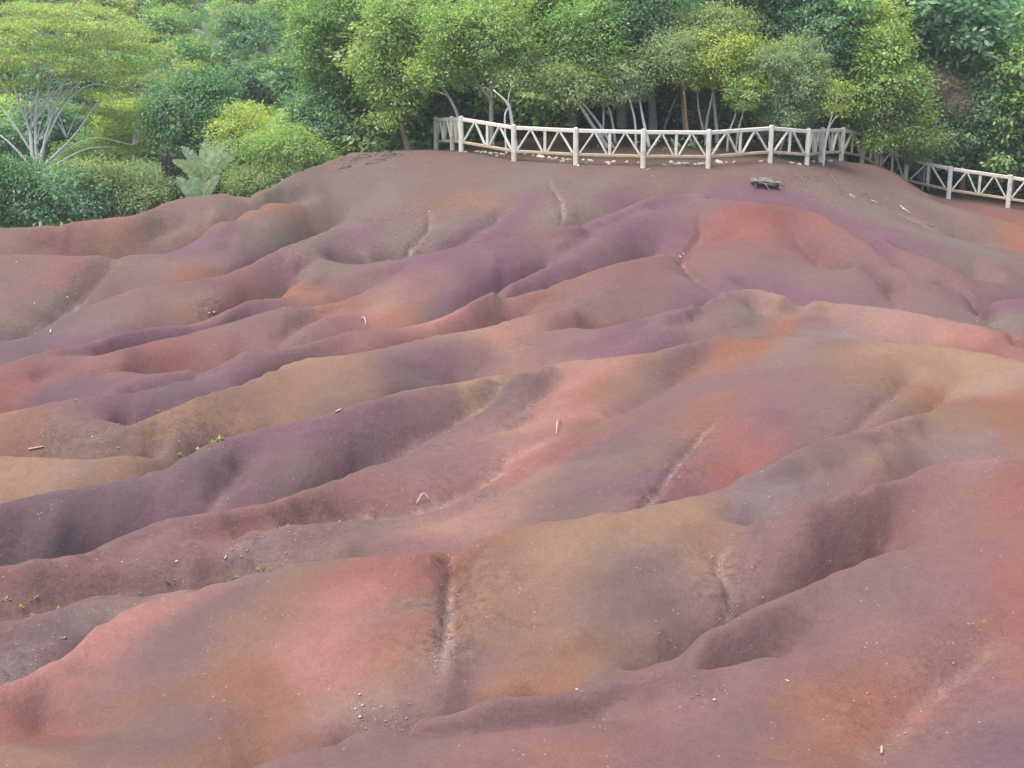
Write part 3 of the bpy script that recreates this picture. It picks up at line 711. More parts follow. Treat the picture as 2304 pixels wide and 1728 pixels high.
BRL = iter(['fallen branch in the middle of the littered right slope','pale fallen branch nearer the lower right fence','longest fallen branch lying below the right fence','lowest fallen branch at the end of the right gully','highest fallen branch just under the stump side knoll','short fallen branch under the knoll above the middle one','thin fallen branch beside the longest branch','small fallen branch between the middle and the pale branch'])
for pts in ([(1941,432),(1952,439)],[(1996,477),(2007,481)],[(2025,464),(2050,482)],[(2085,506),(2099,512)],[(1868,393),(1887,417)],[(1912,438),(1924,446)],[(2030,470),(2040,476)],[(1960,452),(1976,460)]):
    stick(pts, .03, next(BRL), .02, 'branches on the right slope', 'fallen_branch', random.choice([MWOOD, MROOT]), 'branch')
for k in range(16):
    u0 = random.uniform(750, 900); v0 = 372 - (u0 - 750) * 0.17 + random.uniform(-10, 14); L = random.uniform(20, 55); an = random.uniform(-.45, .15)
    stick([(u0 + L * t * math.cos(an), v0 + L * t * math.sin(an) * .5 + random.uniform(-2.5, 2.5)) for t in (0, .33, .66, 1)], random.uniform(.014, .03),
          'thin bare root crossing the bank below the leaning tree', .01, 'bare roots on the bank', 'root_strand', MROOT, 'root')
# stump: root plate left standing over a washed-out hollow
c = onground(1722, 416)
st = empty('tree_stump', c); st.scale = (.78, .8, .75); tag(st, 'grey dead stump with dangling roots on the upper slope below the fence', 'stump')
import bmesh
bm = bmesh.new(); bmesh.ops.create_icosphere(bm, subdivisions=3, radius=1)
for v in bm.verts:
    n = 0.16 * math.sin(5 * v.co.x + 2 * v.co.y) + 0.12 * math.sin(9 * v.co.y + 4 * v.co.z) + random.uniform(-.05, .05)
    v.co = Vector((v.co.x * (0.62 + n * .5), v.co.y * (0.5 + n * .5), v.co.z * (0.17 if v.co.z > 0 else 0.16) * (1 + n) + 0.12 - 0.10 * v.co.x))
me_ = bpy.data.meshes.new('root_plate'); bm.to_mesh(me_); bm.free(); me_.materials.append(MROOT); link('root_plate', me_, st)
for k, (x0, y0, x1, y1) in enumerate([(-.5,-.2,-.60,-.38),(-.48,-.25,-.56,-.62),(-.15,-.42,.12,-.62),(.5,.05,.85,-.05)]):
    p0 = c + Vector((x0, y0, .16)); e1 = Vector((c.x + x1, c.y + y1, 0)); e1.z = float(surf(e1.x, e1.y))
    mid = (p0 + e1) / 2 + Vector((.03, -.03, .0))
    q = spline([(*(p0 - c), .028), (*(mid - c), .022), (*(e1 - c), .010)], 4); g = MB(); g.tube([p[:3] for p in q], [p[3] for p in q], 6); g.build('root', MROOT, st, True)
for k in range(9):
    x0, y0 = random.uniform(-.5, .5), random.uniform(-.4, .1); a_ = random.uniform(-.6, .6) + (0 if x0 > 0 else math.pi)
    q = spline([(x0, y0, .16, .022), (x0 + .2 * math.cos(a_), y0 - .12, .22 + random.uniform(-.05, .12), .016), (x0 + .45 * math.cos(a_), y0 - .2, .12 + random.uniform(-.1, .2), .007)], 4)
    g = MB(); g.tube([p[:3] for p in q], [p[3] for p in q], 5); g.build('root', MROOT if k % 4 else MWOOD, st, True)

# ------------------------------------------------------------------ vegetation
def leaf_mat():
    m, t, b = newmat('leaf')
    c = attr(t, 'leaf').outputs['Color']
    d = node(t, 'ShaderNodeBsdfDiffuse'); tr = node(t, 'ShaderNodeBsdfTranslucent'); gl = node(t, 'ShaderNodeBsdfGlossy')
    gl.inputs['Roughness'].default_value = 0.45
    t.links.new(c, d.inputs[0]); t.links.new(mixc(t, 'MULTIPLY', 1.0, c, (1.15, 1.2, 0.55)), tr.inputs[0])
    mx = node(t, 'ShaderNodeMixShader'); mx.inputs[0].default_value = 0.54
    t.links.new(d.outputs[0], mx.inputs[1]); t.links.new(tr.outputs[0], mx.inputs[2])
    m2 = node(t, 'ShaderNodeMixShader'); m2.inputs[0].default_value = 0.035
    t.links.new(mx.outputs[0], m2.inputs[1]); t.links.new(gl.outputs[0], m2.inputs[2])
    t.links.new(m2.outputs[0], t.nodes['Material Output'].inputs[0]); t.nodes.remove(b)
    return m
MLEAF = leaf_mat()
MBARK = plain_mat('pale_bark', (0.30, 0.26, 0.23), (0.60, 0.55, 0.50), 14.0, 0.5)
MWHITE = plain_mat('white_bark', (0.55, 0.52, 0.48), (0.82, 0.79, 0.75), 10.0, 0.4)
MBROWN = plain_mat('brown_bark', (0.13, 0.09, 0.07), (0.30, 0.22, 0.17), 12.0, 0.6)
MGREYB = plain_mat('mottled_bark', (0.10, 0.09, 0.085), (0.34, 0.32, 0.30), 16.0, 0.6)

LEAFC = {'YG': (0.380, 0.470, 0.110), 'G': (0.235, 0.385, 0.125), 'LG': (0.300, 0.445, 0.140), 'DG': (0.135, 0.270, 0.120), 'OL': (0.265, 0.345, 0.145),
         'BG': (0.170, 0.320, 0.180), 'BR': (0.300, 0.250, 0.215), 'UM': (0.340, 0.440, 0.140), 'GR': (0.270, 0.375, 0.195)}

def unit(v): return v / np.maximum(np.linalg.norm(v, axis=-1, keepdims=True), 1e-9)
def leaves_on(ell, n, size, rng, col, flat=0.0, tuft=22, spread=0.17, aspect=0.5, droop=0.35, fill=0.18):
    """leaf quads clustered in tufts over an ellipsoid (cx,cy,cz,rx,ry,rz); returns verts, colours per quad"""
    cx, cy, cz, rx, ry, rz = ell
    k = max(int(n / tuft), 4)
    d = unit(rng.normal(size=(k, 3)) + np.array([0, 0, 0.25]))
    r = np.where(rng.random(k) < fill, rng.uniform(0.25, 0.85, k), rng.uniform(0.82, 1.12, k))[:, None]
    r = r * (1 + 0.18 * np.sin(d[:, :1] * 7 + d[:, 1:2] * 5) )
    tc = np.array([cx, cy, cz]) + d * r * np.array([rx, ry, rz])
    tcol = rng.normal(0, 1, (k, 1))
    sp = spread * rng.uniform(0.6, 1.4, (k, 1))
    i = np.repeat(np.arange(k), tuft)
    off = rng.normal(size=(len(i), 3)) * sp[i] * np.array([1, 1, 0.55 if not flat else 0.25])
    p = tc[i] + off
    out = unit(off + 0.6 * sp[i] * d[i] + 1e-6)
    ld = unit(out + rng.normal(size=out.shape) * 0.5 - np.array([0, 0, droop]))
    up = unit(np.array([0, 0, 1.0]) + 0.9 * d[i] * (1 - flat) + rng.normal(size=out.shape) * 0.32)
    sd = unit(np.cross(ld, up))
    L = size * rng.uniform(0.65, 1.3, (len(i), 1)); Wd = L * aspect
    v = np.stack([p - ld * L * .5, p + sd * Wd * .5 - ld * L * .06, p + ld * L * .5, p - sd * Wd * .5 - ld * L * .06], 1)
    c = np.array(col) * np.exp(0.20 * tcol[i] + rng.normal(0, 0.09, (len(i), 1)))
    c = c * np.exp(rng.normal(0, 1, (len(i), 1)) * np.array([[0.10, 0.0, 0.04]]) + tcol[i] * np.array([[0.07, 0.0, -0.03]]))
    return v.reshape(-1, 3), c
def leaf_mesh(name, parts):
    v = np.concatenate([p[0] for p in parts]); c = np.concatenate([p[1] for p in parts])
    f = np.arange(len(v)).reshape(-1, 4)
    me = mesh(name, v, f, MLEAF)
    a = me.attributes.new('leaf', 'FLOAT_COLOR', 'FACE')
    a.data.foreach_set('color', np.c_[np.clip(c, 0.01, 0.6), np.ones(len(c))].astype(np.float32).ravel())
    return me

NLEAF = [0]
def tree(label, y, trunks, crowns, col, leaf=0.15, dens=1.0, bark=None, group=None, cat='tree', name='tree', flat=0.0, top=None, limbs=True, nl=4, seed=None, tuft=22, fill=0.18, aspect=0.5, spread=0.21, depth=0.85):
    """trunks: lists of (u, v, radius) photograph points; crowns: (u, v, ru, rv[, dy]) ellipses; all stood up at depth y"""
    rng = np.random.default_rng(seed if seed is not None else int(abs(crowns[0][0] * 7 + crowns[0][1] * 13 + y * 31)) + 1)
    bark = bark or MBARK
    if trunks:
        b = at(trunks[0][0][0], trunks[0][0][1], y)
    else: b = at(crowns[0][0], crowns[0][1] + crowns[0][3], y)
    gzb = float(surf(b.x, b.y)); o0 = Vector((b.x, b.y, min(b.z, gzb) if not trunks else gzb - .05))
    r_ = empty(name, o0); tag(r_, label, cat, group)
    E = []
    for cr in crowns:
        dy = cr[4] if len(cr) > 4 else rng.uniform(-.5, .5)
        c = at(cr[0], cr[1], y + dy) - o0; s = (y + dy) / F
        E.append((c.x, c.y, c.z, cr[2] * s, cr[2] * s * depth, cr[3] * s))
    for ti, tk in enumerate(trunks):
        pts = []
        for i, (u, v, rr) in enumerate(tk):
            p = at(u, v, y + (0 if i == 0 else rng.uniform(-.25, .25) * min(i, 2) * .5)) - o0
            pts.append((p.x, p.y, p.z, rr))
        if ti == 0 or tk[0][1] > trunks[0][0][1] - 12: pts[0] = (pts[0][0], pts[0][1], float(surf(pts[0][0] + o0.x, pts[0][1] + o0.y)) - o0.z - .1, pts[0][3] * 1.15)
        q = spline(pts, 5); g = MB()
        g.tube([p[:3] for p in q], [max(p[3] * .8 * (1 + .10 * math.sin(3.1 * i + ti)), .012) for i, p in enumerate(q)], 8)
        g.build('trunk' if ti == 0 else 'stem', bark, r_, True)
    if limbs and trunks:
        g = MB(); ends = [at(tk[-1][0], tk[-1][1], y) - o0 for tk in trunks]; rads = [tk[-1][2] for tk in trunks]
        for e in E:
            ec = Vector(e[:3]); k = min(range(len(ends)), key=lambda i: (ends[i] - ec).length)
            for q in range(nl):
                d = Vector(unit(rng.normal(size=3))); tip = ec + Vector((d.x * e[3], d.y * e[4], d.z * e[5])) * .8
                mid = (ends[k] + ec) / 2 + Vector(rng.normal(size=3) * .08)
                s = spline([(*ends[k], rads[k] * .8), (*mid, rads[k] * .55), (*((ec + tip) / 2), rads[k] * .35), (*tip, .01)], 3)
                g.tube([p[:3] for p in s], [max(p[3], .008) for p in s], 5)
        g.build('branch', bark, r_, True)
    parts = []
    leaf = leaf * .86
    for e in E:
        area = 4 * math.pi * ((e[3] * e[4] + e[3] * e[5] + e[4] * e[5]) / 3)
        n = int(area / (leaf * leaf * aspect * .5) * 1.25 * dens); NLEAF[0] += n
        parts.append(leaves_on(e, n, leaf, rng, LEAFC[col] if isinstance(col, str) else col, flat, tuft, spread, aspect, fill=fill))
    link('crown', leaf_mesh('crown', parts), r_)
    return r_

T = tree
# --- along the fence, left to right
T('tree leaning over bare roots at the left end of the fence', 55.0, [[(924,345,.17),(908,300,.13),(898,262,.11),(885,228,.08)]],
  [(895,225,52,40),(858,160,66,58),(925,120,74,66),(880,75,70,60),(975,62,62,50),(915,20,80,50),(870,265,36,24)], 'LG', .15, bark=MBROWN)
T('tall dark green tree behind the leaning tree at the dune edge', 59.5, [[(842,345,.2),(832,220,.17),(815,120,.12)]],
  [(800,90,100,85),(760,185,78,66),(825,235,66,55),(735,40,90,62),(770,270,60,40),(850,20,90,60),(700,110,60,60),(720,215,50,45)], 'G', .16)
T('slim tree with a crooked stem bending left behind the first fence posts', 53.3, [[(1041,350,.09),(1031,265,.07),(1008,215,.06),(985,185,.05)],[(1008,215,.05),(960,196,.03),(940,176,.02)]],
  [(1005,115,52,52),(958,168,44,36),(985,60,45,40)], 'LG', .14)
T('straight pinkish trunk tree with a bright spreading crown', 53.6, [[(1108,352,.13),(1105,260,.10),(1107,180,.09),(1110,115,.06)],[(1106,200,.05),(1150,150,.04),(1172,130,.03)],[(1106,225,.05),(1078,192,.04),(1052,180,.03)]],
  [(1112,80,76,52),(1052,120,50,42),(1172,125,48,36),(1118,25,70,50),(1046,60,56,46),(1046,172,32,24)], 'LG', .14, bark=MBARK)
T('bare white snag with twisted arms and one small olive tuft', 52.2, [[(1165,350,.085),(1153,280,.075),(1143,235,.06),(1110,202,.03)],[(1145,240,.045),(1136,262,.04),(1138,320,.05),(1140,350,.05)],[(1143,232,.035),(1146,210,.03),(1152,195,.015)]],
  [(1158,182,40,22),(1140,165,26,16)], 'OL', .13, bark=MWHITE, dens=.7)
T('low leaning twin stem tree reaching left over the fence', 52.6, [[(1372,352,.10),(1335,285,.085),(1296,228,.07),(1245,206,.05),(1195,192,.03)],[(1384,352,.08),(1345,275,.06),(1305,224,.05)]],
  [(1308,196,56,30,-.3),(1258,172,50,30),(1352,206,42,24),(1215,180,34,22)], 'OL', .13, dens=.9)
T('round green tree with upright white stem behind the third fence bay', 53.6, [[(1385,352,.065),(1376,265,.055),(1360,215,.05),(1345,175,.04)],[(1355,350,.05),(1358,250,.045),(1352,205,.035)]],
  [(1335,118,72,66),(1280,82,58,50),(1384,168,46,36),(1330,50,70,45)], 'G', .145, bark=MWHITE)
T('small soft crowned tree with two thin white stems', 52.7, [[(1431,352,.055),(1428,270,.05),(1414,215,.04)],[(1462,352,.075),(1447,268,.06),(1437,213,.04)]],
  [(1412,182,66,46),(1385,160,36,30)], 'GR', .10, bark=MWHITE, tuft=34, spread=.13)
T('thick mottled trunk tree behind the middle of the fence', 54.6, [[(1472,352,.235),(1469,280,.20),(1465,180,.17),(1455,60,.12)],[(1482,330,.07),(1508,250,.06),(1532,198,.04)]],
  [(1455,30,110,70),(1530,150,56,46),(1400,60,70,50),(1470,110,60,40)], 'DG', .15, bark=MGREYB)
T('umbrella shaped tree with reddish underside above the middle posts', 55.5, [[(1540,352,.08),(1535,200,.07),(1530,80,.05)],[(1530,110,.04),(1500,70,.03)],[(1530,100,.04),(1570,60,.03)]],
  [(1538,38,74,26),(1505,52,40,20),(1580,50,40,20)], 'GR', .11, tuft=30, dens=1.1)
T('tree with an orange barked stem curving up behind the fence', 52.8, [[(1560,352,.075),(1546,285,.06),(1541,220,.05),(1536,180,.04)]],
  [(1520,118,66,48),(1478,142,46,36),(1545,160,40,26)], 'GR', .11, bark=plain_mat('orange_bark', (0.28, 0.16, 0.08), (0.46, 0.30, 0.18), 10), tuft=30)
T('forked double stem tree with a yellow green crown', 53.0, [[(1588,352,.075),(1590,280,.07),(1602,218,.05),(1610,180,.04)],[(1586,310,.05),(1572,245,.045),(1569,205,.03)]],
  [(1612,128,78,54),(1652,112,48,42),(1568,168,46,28),(1640,165,50,30),(1700,130,40,40)], 'YG', .14, dens=.95)
T('white spotted stem tree rising behind the right middle post', 54.2, [[(1614,352,.095),(1612,285,.085),(1606,225,.07),(1600,120,.05)]],
  [(1590,78,76,52),(1640,60,60,45),(1540,92,46,34)], 'OL', .13, bark=MWHITE)
T('small round bright green tree on twisted stems behind the fence', 51.9, [[(1636,352,.05),(1640,300,.045),(1656,255,.04),(1648,238,.035),(1668,218,.03)],[(1655,352,.04),(1662,290,.04),(1672,250,.03),(1664,232,.03)]],
  [(1680,210,48,36),(1668,190,34,24)], 'LG', .115, tuft=30, spread=.13)
T('dull olive bush with dense fine leaves behind the right fence bays', 52.4, [[(1735,352,.07),(1738,290,.06),(1762,225,.05)],[(1750,352,.05),(1775,280,.045)]],
  [(1782,190,82,72),(1762,262,58,36),(1738,148,52,44),(1800,132,56,48),(1735,232,40,40)], 'GR', .095, tuft=40, spread=.14, dens=.9)
T('tall tree with large drooping leaves behind the fence corner', 57.0, [[(1830,365,.16),(1832,220,.13),(1830,100,.09)]],
  [(1835,60,126,80),(1902,125,68,76),(1745,52,84,66),(1868,215,58,66),(1660,30,60,50),(1880,280,40,36)], 'BG', .20, aspect=.38)
T('thin pale forked sapling leaning out beside the fence corner', 52.0, [[(1853,352,.05),(1860,305,.045),(1873,255,.035),(1884,222,.02)],[(1858,300,.03),(1880,262,.025)]],
  [(1880,226,26,26),(1886,196,20,20)], 'YG', .13, bark=MWHITE, dens=.7)
T('bright green layered tree hiding the bend of the fence', 54.6, [[(1980,392,.11),(1983,300,.09),(1985,200,.06)]],
  [(1992,128,56,60),(2035,190,58,46),(2046,262,50,44),(1992,300,50,30),(1962,232,46,46),(2066,306,34,26),(1972,318,34,18),(1965,160,40,40)], 'LG', .17, dens=1.0, bark=MBROWN)
T('yellowish upper tree behind the bright layered tree', 57.2, [[(1960,380,.1),(1965,200,.08),(1960,110,.05)]], [(1958,98,58,56),(1990,50,50,40)], 'YG', .16)
T('brownish thorny clump of bare twigs between green crowns', 57.6, [[(2090,400,.06),(2102,290,.05),(2118,250,.04),(2140,225,.02)],[(2100,300,.04),(2140,262,.02)]],
  [(2122,212,54,44),(2090,190,36,26),(2150,240,34,26)], 'BR', .10, aspect=.22, dens=.75)
T('low olive brown shrub overhanging the lower fence', 56.6, [[(2075,420,.04),(2085,360,.03)]], [(2090,318,58,28),(2060,345,34,18),(2125,300,36,26)], 'OL', .12, dens=.8)
T('round dark bluish green tree with a forked trunk behind the lower fence', 57.6, [[(2166,432,.14),(2168,370,.12),(2176,330,.10)],[(2176,372,.06),(2192,346,.04)]],
  [(2172,290,88,52),(2234,312,68,52),(2130,326,54,28),(2254,352,46,36),(2205,232,78,48),(2270,250,50,60)], 'BG', .16, bark=MBROWN)
T('dark drooping tree at the right edge beside the lower fence', 59.5, [[(2290,450,.15),(2288,380,.13),(2292,250,.1)]],
  [(2290,300,56,90),(2300,160,70,80),(2330,240,60,80)], 'DG', .18)
T('flat topped pale limbed tree at the upper right corner', 63.0, [[(2330,420,.14),(2322,250,.12),(2290,150,.09),(2235,80,.06),(2190,62,.04)],[(2300,170,.06),(2255,165,.04),(2220,180,.02)],[(2270,120,.05),(2300,70,.04)]],
  [(2200,52,110,13),(2262,92,84,11),(2290,30,80,13),(2150,90,70,10),(2246,178,60,8),(2300,130,50,9),(2120,45,60,12)], 'UM', .13, bark=MWHITE, flat=.8, spread=.24, limbs=True, dens=.5, tuft=30)
T('mid green tree below the flat topped tree', 60.0, [[(2090,400,.15),(2085,250,.12),(2080,120,.09)]], [(2082,120,78,80),(2125,50,76,56),(2160,160,60,50),(2050,60,50,60)], 'G', .16)

# --- left of the dunes
rt = T('big pale limbed umbrella tree with flat feathery layers', 63.0,
  [[(84,470,0.116),(84,395,0.109),(72,345,0.109),(66,290,0.088),(40,225,0.068),(28,170,0.041)],[(84,385,0.095),(80,300,0.082),(84,215,0.061),(92,155,0.041)],[(86,390,0.102),(108,290,0.082),(140,195,0.054),(165,160,0.034)],
   [(84,360,0.068),(140,245,0.054),(200,192,0.041),(262,196,0.020)],[(90,380,0.075),(166,306,0.054),(228,222,0.041),(275,192,0.020)],[(80,385,0.068),(22,322,0.054),(-24,288,0.034)],[(76,350,0.061),(14,254,0.048),(-24,222,0.027)],
   [(95,390,0.054),(186,338,0.041),(256,330,0.020)],[(92,375,0.048),(200,312,0.034),(298,326,0.020)],[(110,280,0.041),(110,200,0.034),(128,120,0.020)],[(60,260,0.041),(100,190,0.027),(150,130,0.014)],[(140,230,0.034),(215,140,0.020),(240,110,0.014)],
   [(110,260,.030),(108,210,.022),(107,177,.010)],[(110,260,.030),(138,221,.022),(167,195,.010)],[(110,260,.030),(148,206,.022),(186,170,.010)],[(150,310,.030),(173,257,.022),(196,222,.010)],[(60,270,.030),(60,213,.022),(60,176,.010)],[(150,310,.030),(123,266,.022),(96,236,.010)],[(80,330,.030),(108,275,.022),(136,239,.010)],[(60,270,.030),(106,220,.022),(152,187,.010)],[(70,290,.030),(95,251,.022),(119,224,.010)],[(70,290,.030),(70,224,.022),(70,180,.010)],[(70,290,.030),(94,242,.022),(119,210,.010)],[(40,270,.030),(13,201,.022),(-15,156,.010)],[(120,215,.030),(166,158,.022),(212,120,.010)],[(100,290,.030),(120,235,.022),(139,198,.010)],[(80,330,.030),(89,287,.022),(98,258,.010)],[(170,220,.030),(176,163,.022),(182,125,.010)],[(60,270,.030),(51,221,.022),(41,189,.010)],[(150,310,.030),(127,246,.022),(104,204,.010)],[(70,290,.030),(83,243,.022),(96,211,.010)],[(85,250,.030),(135,184,.022),(186,139,.010)]],
  [(84, 128, 120, 12, -0.5),(190, 100, 100, 12, 0.6),(92, 58, 100, 14, 0),(30, 92, 80, 11, -1.2),(246, 150, 90, 11, 0.3),(316, 178, 70, 9, -0.4),(336, 112, 62, 10, 0.8),(150, 24, 80, 13, 0.5),(256, 212, 80, 9, -0.6),(384, 230, 50, 7, 0.1),(10, 150, 70, 10, 1),(130, 156, 54, 9, -1.4),(306, 262, 60, 8, 0.5),(-20, 60, 70, 12, 0),(340, 296, 50, 7, 0),(60, 20, 70, 13, 1.2),(230, 60, 70, 12, -1),(290, 80, 60, 10, 0.2),(180, 170, 60, 8, 1.2),(60, 185, 50, 7, -1),(210, 250, 50, 7, 0.8),(270, 340, 60, 8, 0.4),(150, 210, 40, 6, 1.3),(-10, 200, 50, 8, 0.2),(400, 150, 50, 9, 1.0)],
  'UM', .13, bark=MWHITE, flat=.8, spread=.26, limbs=True, nl=6, dens=.5, depth=.8, tuft=26)
T('dark green bush at the left edge below the umbrella tree', 53.0, [[(30,505,.06),(30,460,.05)]], [(18,430,66,66),(60,400,50,40),(-30,420,60,80),(20,480,50,30)], 'DG', .13)
T('broad leaved mid green bush on a short stem at the dune foot', 52.2, [[(58,512,.05),(56,485,.045),(70,450,.04)],[(60,500,.03),(82,472,.03)]], [(92,440,52,46),(70,478,36,22),(150,420,60,44),(130,475,50,24),(190,455,50,34)], 'BG', .17, bark=MBROWN)
T('wide shrub with mixed olive foliage beside the broad leaved bush', 53.6, [[(250,500,.05),(255,450,.04)]], [(238,430,70,52),(300,452,60,36),(210,395,60,34),(270,478,60,20),(330,440,40,28)], 'OL', .13)
T('pale twiggy shrub in front of the dark opening', 54.5, [[(325,480,.05),(328,420,.04)],[(330,470,.03),(300,410,.02)]], [(330,402,66,26),(300,385,50,22),(362,418,38,22)], 'GR', .11, aspect=.3, dens=.7)
T('small tree topped with yellow leaves at the top of the bush cluster', 56.6, [[(545,430,.07),(542,340,.06),(540,290,.04)]], [(545,268,46,32),(510,295,46,22),(575,300,40,26),(545,320,56,30)], 'YG', .14, dens=.8)
T('bright yellow green bush above the dune rim', 54.6, [[(640,432,.08),(640,370,.06)],[(660,430,.05),(690,370,.04)]], [(626,338,74,44),(696,352,54,36),(668,318,50,30),(720,372,30,22)], 'LG', .125)
T('light green bush behind the travellers palm', 55.6, [[(520,440,.06),(520,380,.05)]], [(522,360,56,42),(560,345,46,34),(500,395,34,26)], 'LG', .13)
T('low dull olive bush resting on the dune rim', 53.4, [[(585,440,.05),(585,415,.04)]], [(585,404,64,28),(540,416,34,18),(640,396,36,22)], 'OL', .105)
T('dark green tree in the hollow behind the travellers palm', 60.0, [[(440,440,.15),(440,300,.12)]], [(430,240,88,56),(484,302,76,62),(398,320,60,52),(350,260,50,40),(460,200,60,40)], 'DG', .17)
T('blue green tree left of the tall dark tree', 58.4, [[(722,430,.12),(725,330,.1)]], [(724,292,62,52),(690,250,52,42),(770,318,40,30)], 'BG', .16)
T('yellow tipped tree right of the umbrella tree', 66.0, [[(300,450,.12),(300,330,.1)]], [(300,262,76,34),(345,300,56,44),(262,318,56,36),(380,340,40,40)], 'YG', .15)
T('green tree under the layers of the umbrella tree', 67.0, [[(240,450,.12),(240,380,.1)]], [(250,350,80,46),(180,360,60,40),(330,372,50,30)], 'G', .15)

# --- fan palms (travellers palms): long split leaves on stalks standing in one plane
MSTALK = plain_mat('leaf_stalk', (0.16, 0.20, 0.07), (0.34, 0.36, 0.18), 8)
MDEAD = plain_mat('dead_leaf', (0.05, 0.035, 0.03), (0.13, 0.09, 0.075), 8)
def blade_parts(base_p, tip_dir, stalk, length, width, rng, col, droop=.3, splits=18):
    """stalk points and leaf strips (verts, colours) of one paddle leaf, torn into strips along the midrib"""
    tip_dir = Vector(tip_dir).normalized(); p = Vector(base_p); pts = [p.copy()]; d = tip_dir.copy()
    n = 5
    for i in range(n): p = p + d * stalk / n; d = (d + Vector((0, 0, -droop * .05))).normalized(); pts.append(p.copy())
    rib = [p.copy()]; m = splits
    for i in range(m): p = p + d * length / m; d = (d + Vector((d.x * .5, d.y * .5, -droop)) * (.16)).normalized(); rib.append(p.copy())
    face = Vector((rng.normal() * .35, -1, .15 + rng.normal() * .3)).normalized()
    V, C = [], []
    for i in range(m):
        a, b = rib[i], rib[i + 1]; dd = (b - a).normalized(); sx = dd.cross(face).normalized(); nn = sx.cross(dd)
        w = width * math.sin(math.pi * min(1, (i + .9) / (m + .6)) ** .75) ** .6
        for sgn in (-1, 1):
            g = rng.uniform(.90, 1.0); sk = dd * rng.uniform(-.01, .015) + nn * rng.uniform(-.04, .02)
            o = sx * sgn * w * rng.uniform(.8, 1.05)
            V += [a, a * (1 - g) + b * g, a * (1 - g) + b * g + o + sk + dd * .02, a + o + sk + dd * .02]
            C.append(np.array(col) * math.exp(rng.normal(0, .14)))
    return pts + rib[1:], np.array(V), np.array(C)
def fan_palm(label, pos, leaves, trunk_h, col, group=None, stalk=1.0, length=1.3, width=.19, trunk_r=.12, dead=0, seed=1, fan=1.25, part=True, aim=0.0):
    rng = np.random.default_rng(seed); r_ = empty('travellers_palm', pos); tag(r_, label, 'palm', group)
    g = MB(); g.tube([(0, 0, -.2), (0.02, 0, trunk_h * .5), (0, 0, trunk_h)], [trunk_r * 1.2, trunk_r, trunk_r * .8], 8); g.build('trunk', MBROWN, r_, True)
    allp = []; st = MB()
    for i in range(leaves):
        a = (i / (leaves - 1) - .5) * 2 * fan if leaves > 1 else 0
        a += rng.normal(0, .07)
        d = Vector((math.sin(a) * math.cos(aim), math.sin(a) * math.sin(aim) + rng.normal(0, .12), math.cos(a)))
        h0 = trunk_h + rng.uniform(-.15, .05)
        pts, v, c = blade_parts((0, 0, h0), d, stalk * rng.uniform(.7, 1.1), length * rng.uniform(.8, 1.15), width * rng.uniform(.85, 1.15), rng, col, -.02 + (.10 if fan < 1.5 else .42) * abs(a))
        k = len(pts)
        tube_r = [max(.035 * (1 - j / k), .008) for j in range(k)]
        if part:
            g = MB(); g.tube(pts, tube_r, 5); o = g.build('leaf_stalk', MSTALK, r_, True)
            link('leaf', leaf_mesh('leaf', [(v, c)]), r_)
        else:
            st.tube(pts, tube_r, 4); allp.append((v, c))
    if not part:
        st.build('leaf_stalks', MSTALK, r_, True); link('leaves', leaf_mesh('leaves', allp), r_)
    for i in range(dead):
        a = rng.uniform(-.5, .5) + math.pi
        pts, v, c = blade_parts((0, 0, trunk_h - .1), (math.sin(rng.uniform(-1, 1)) * .5, -.3, .15), .3, 1.1, .14, rng, (0.07, 0.05, 0.04), 2.2)
        link('dead_leaf', leaf_mesh('dead_leaf', [(v, c)]), r_)
    return r_
PALE = (0.36, 0.47, 0.28)
p = at(462, 440, 52.0); p.z = float(surf(p.x, p.y))
b = at(452, 395, p.y)
fan_palm('travellers palm with long pale torn leaves on the dune rim', p, 5, max(b.z - p.z - .25, .4), PALE, None, .4, 1.35, .25, .12, 0, 5, .55)
q = at(448, 437, p.y - .3); q.z = float(surf(q.x, q.y))
fan_palm('younger travellers palm with striped upright leaves at the foot of the taller one', q, 4, .15, (0.31, 0.43, 0.25), None, .2, 1.15, .25, .08, 0, 9, .32)
q = at(505, 440, p.y + .2); q.z = float(surf(q.x, q.y))
fan_palm('tiny palm seedling with two pale leaves right of the travellers palm', q, 3, .05, PALE, None, .15, .45, .09, .05, 0, 12, .9)
# hanging dead fronds to the left of it
o = at(384, 345, 54.6); gz_ = float(surf(o.x, o.y)); d_ = empty('dead_palm', (o.x, o.y, gz_)); tag(d_, 'dead dark brown palm with fronds hanging to the ground left of the travellers palm', 'palm')
g = MB(); g.tube([(0, 0, -.1), (.05, 0, (o.z - gz_) * .6), (.02, 0, o.z - gz_)], [.10, .09, .06], 8); g.build('trunk', MDEAD, d_, True)
rng_ = np.random.default_rng(3)
for i in range(16):
    a = rng_.uniform(0, 6.28); pts, v, c = blade_parts((.04 * math.cos(a), .04 * math.sin(a), o.z - gz_), (math.cos(a) * .5, math.sin(a) * .5, .1), .12, 1.0, .10, rng_, (0.055, 0.038, 0.034), 3.5)
    link('dead_leaf', leaf_mesh('dead_leaf', [(v, c)]), d_)
def stand(u, v, y):
    q = at(u, v, y); q.z = float(surf(q.x, q.y)); return q
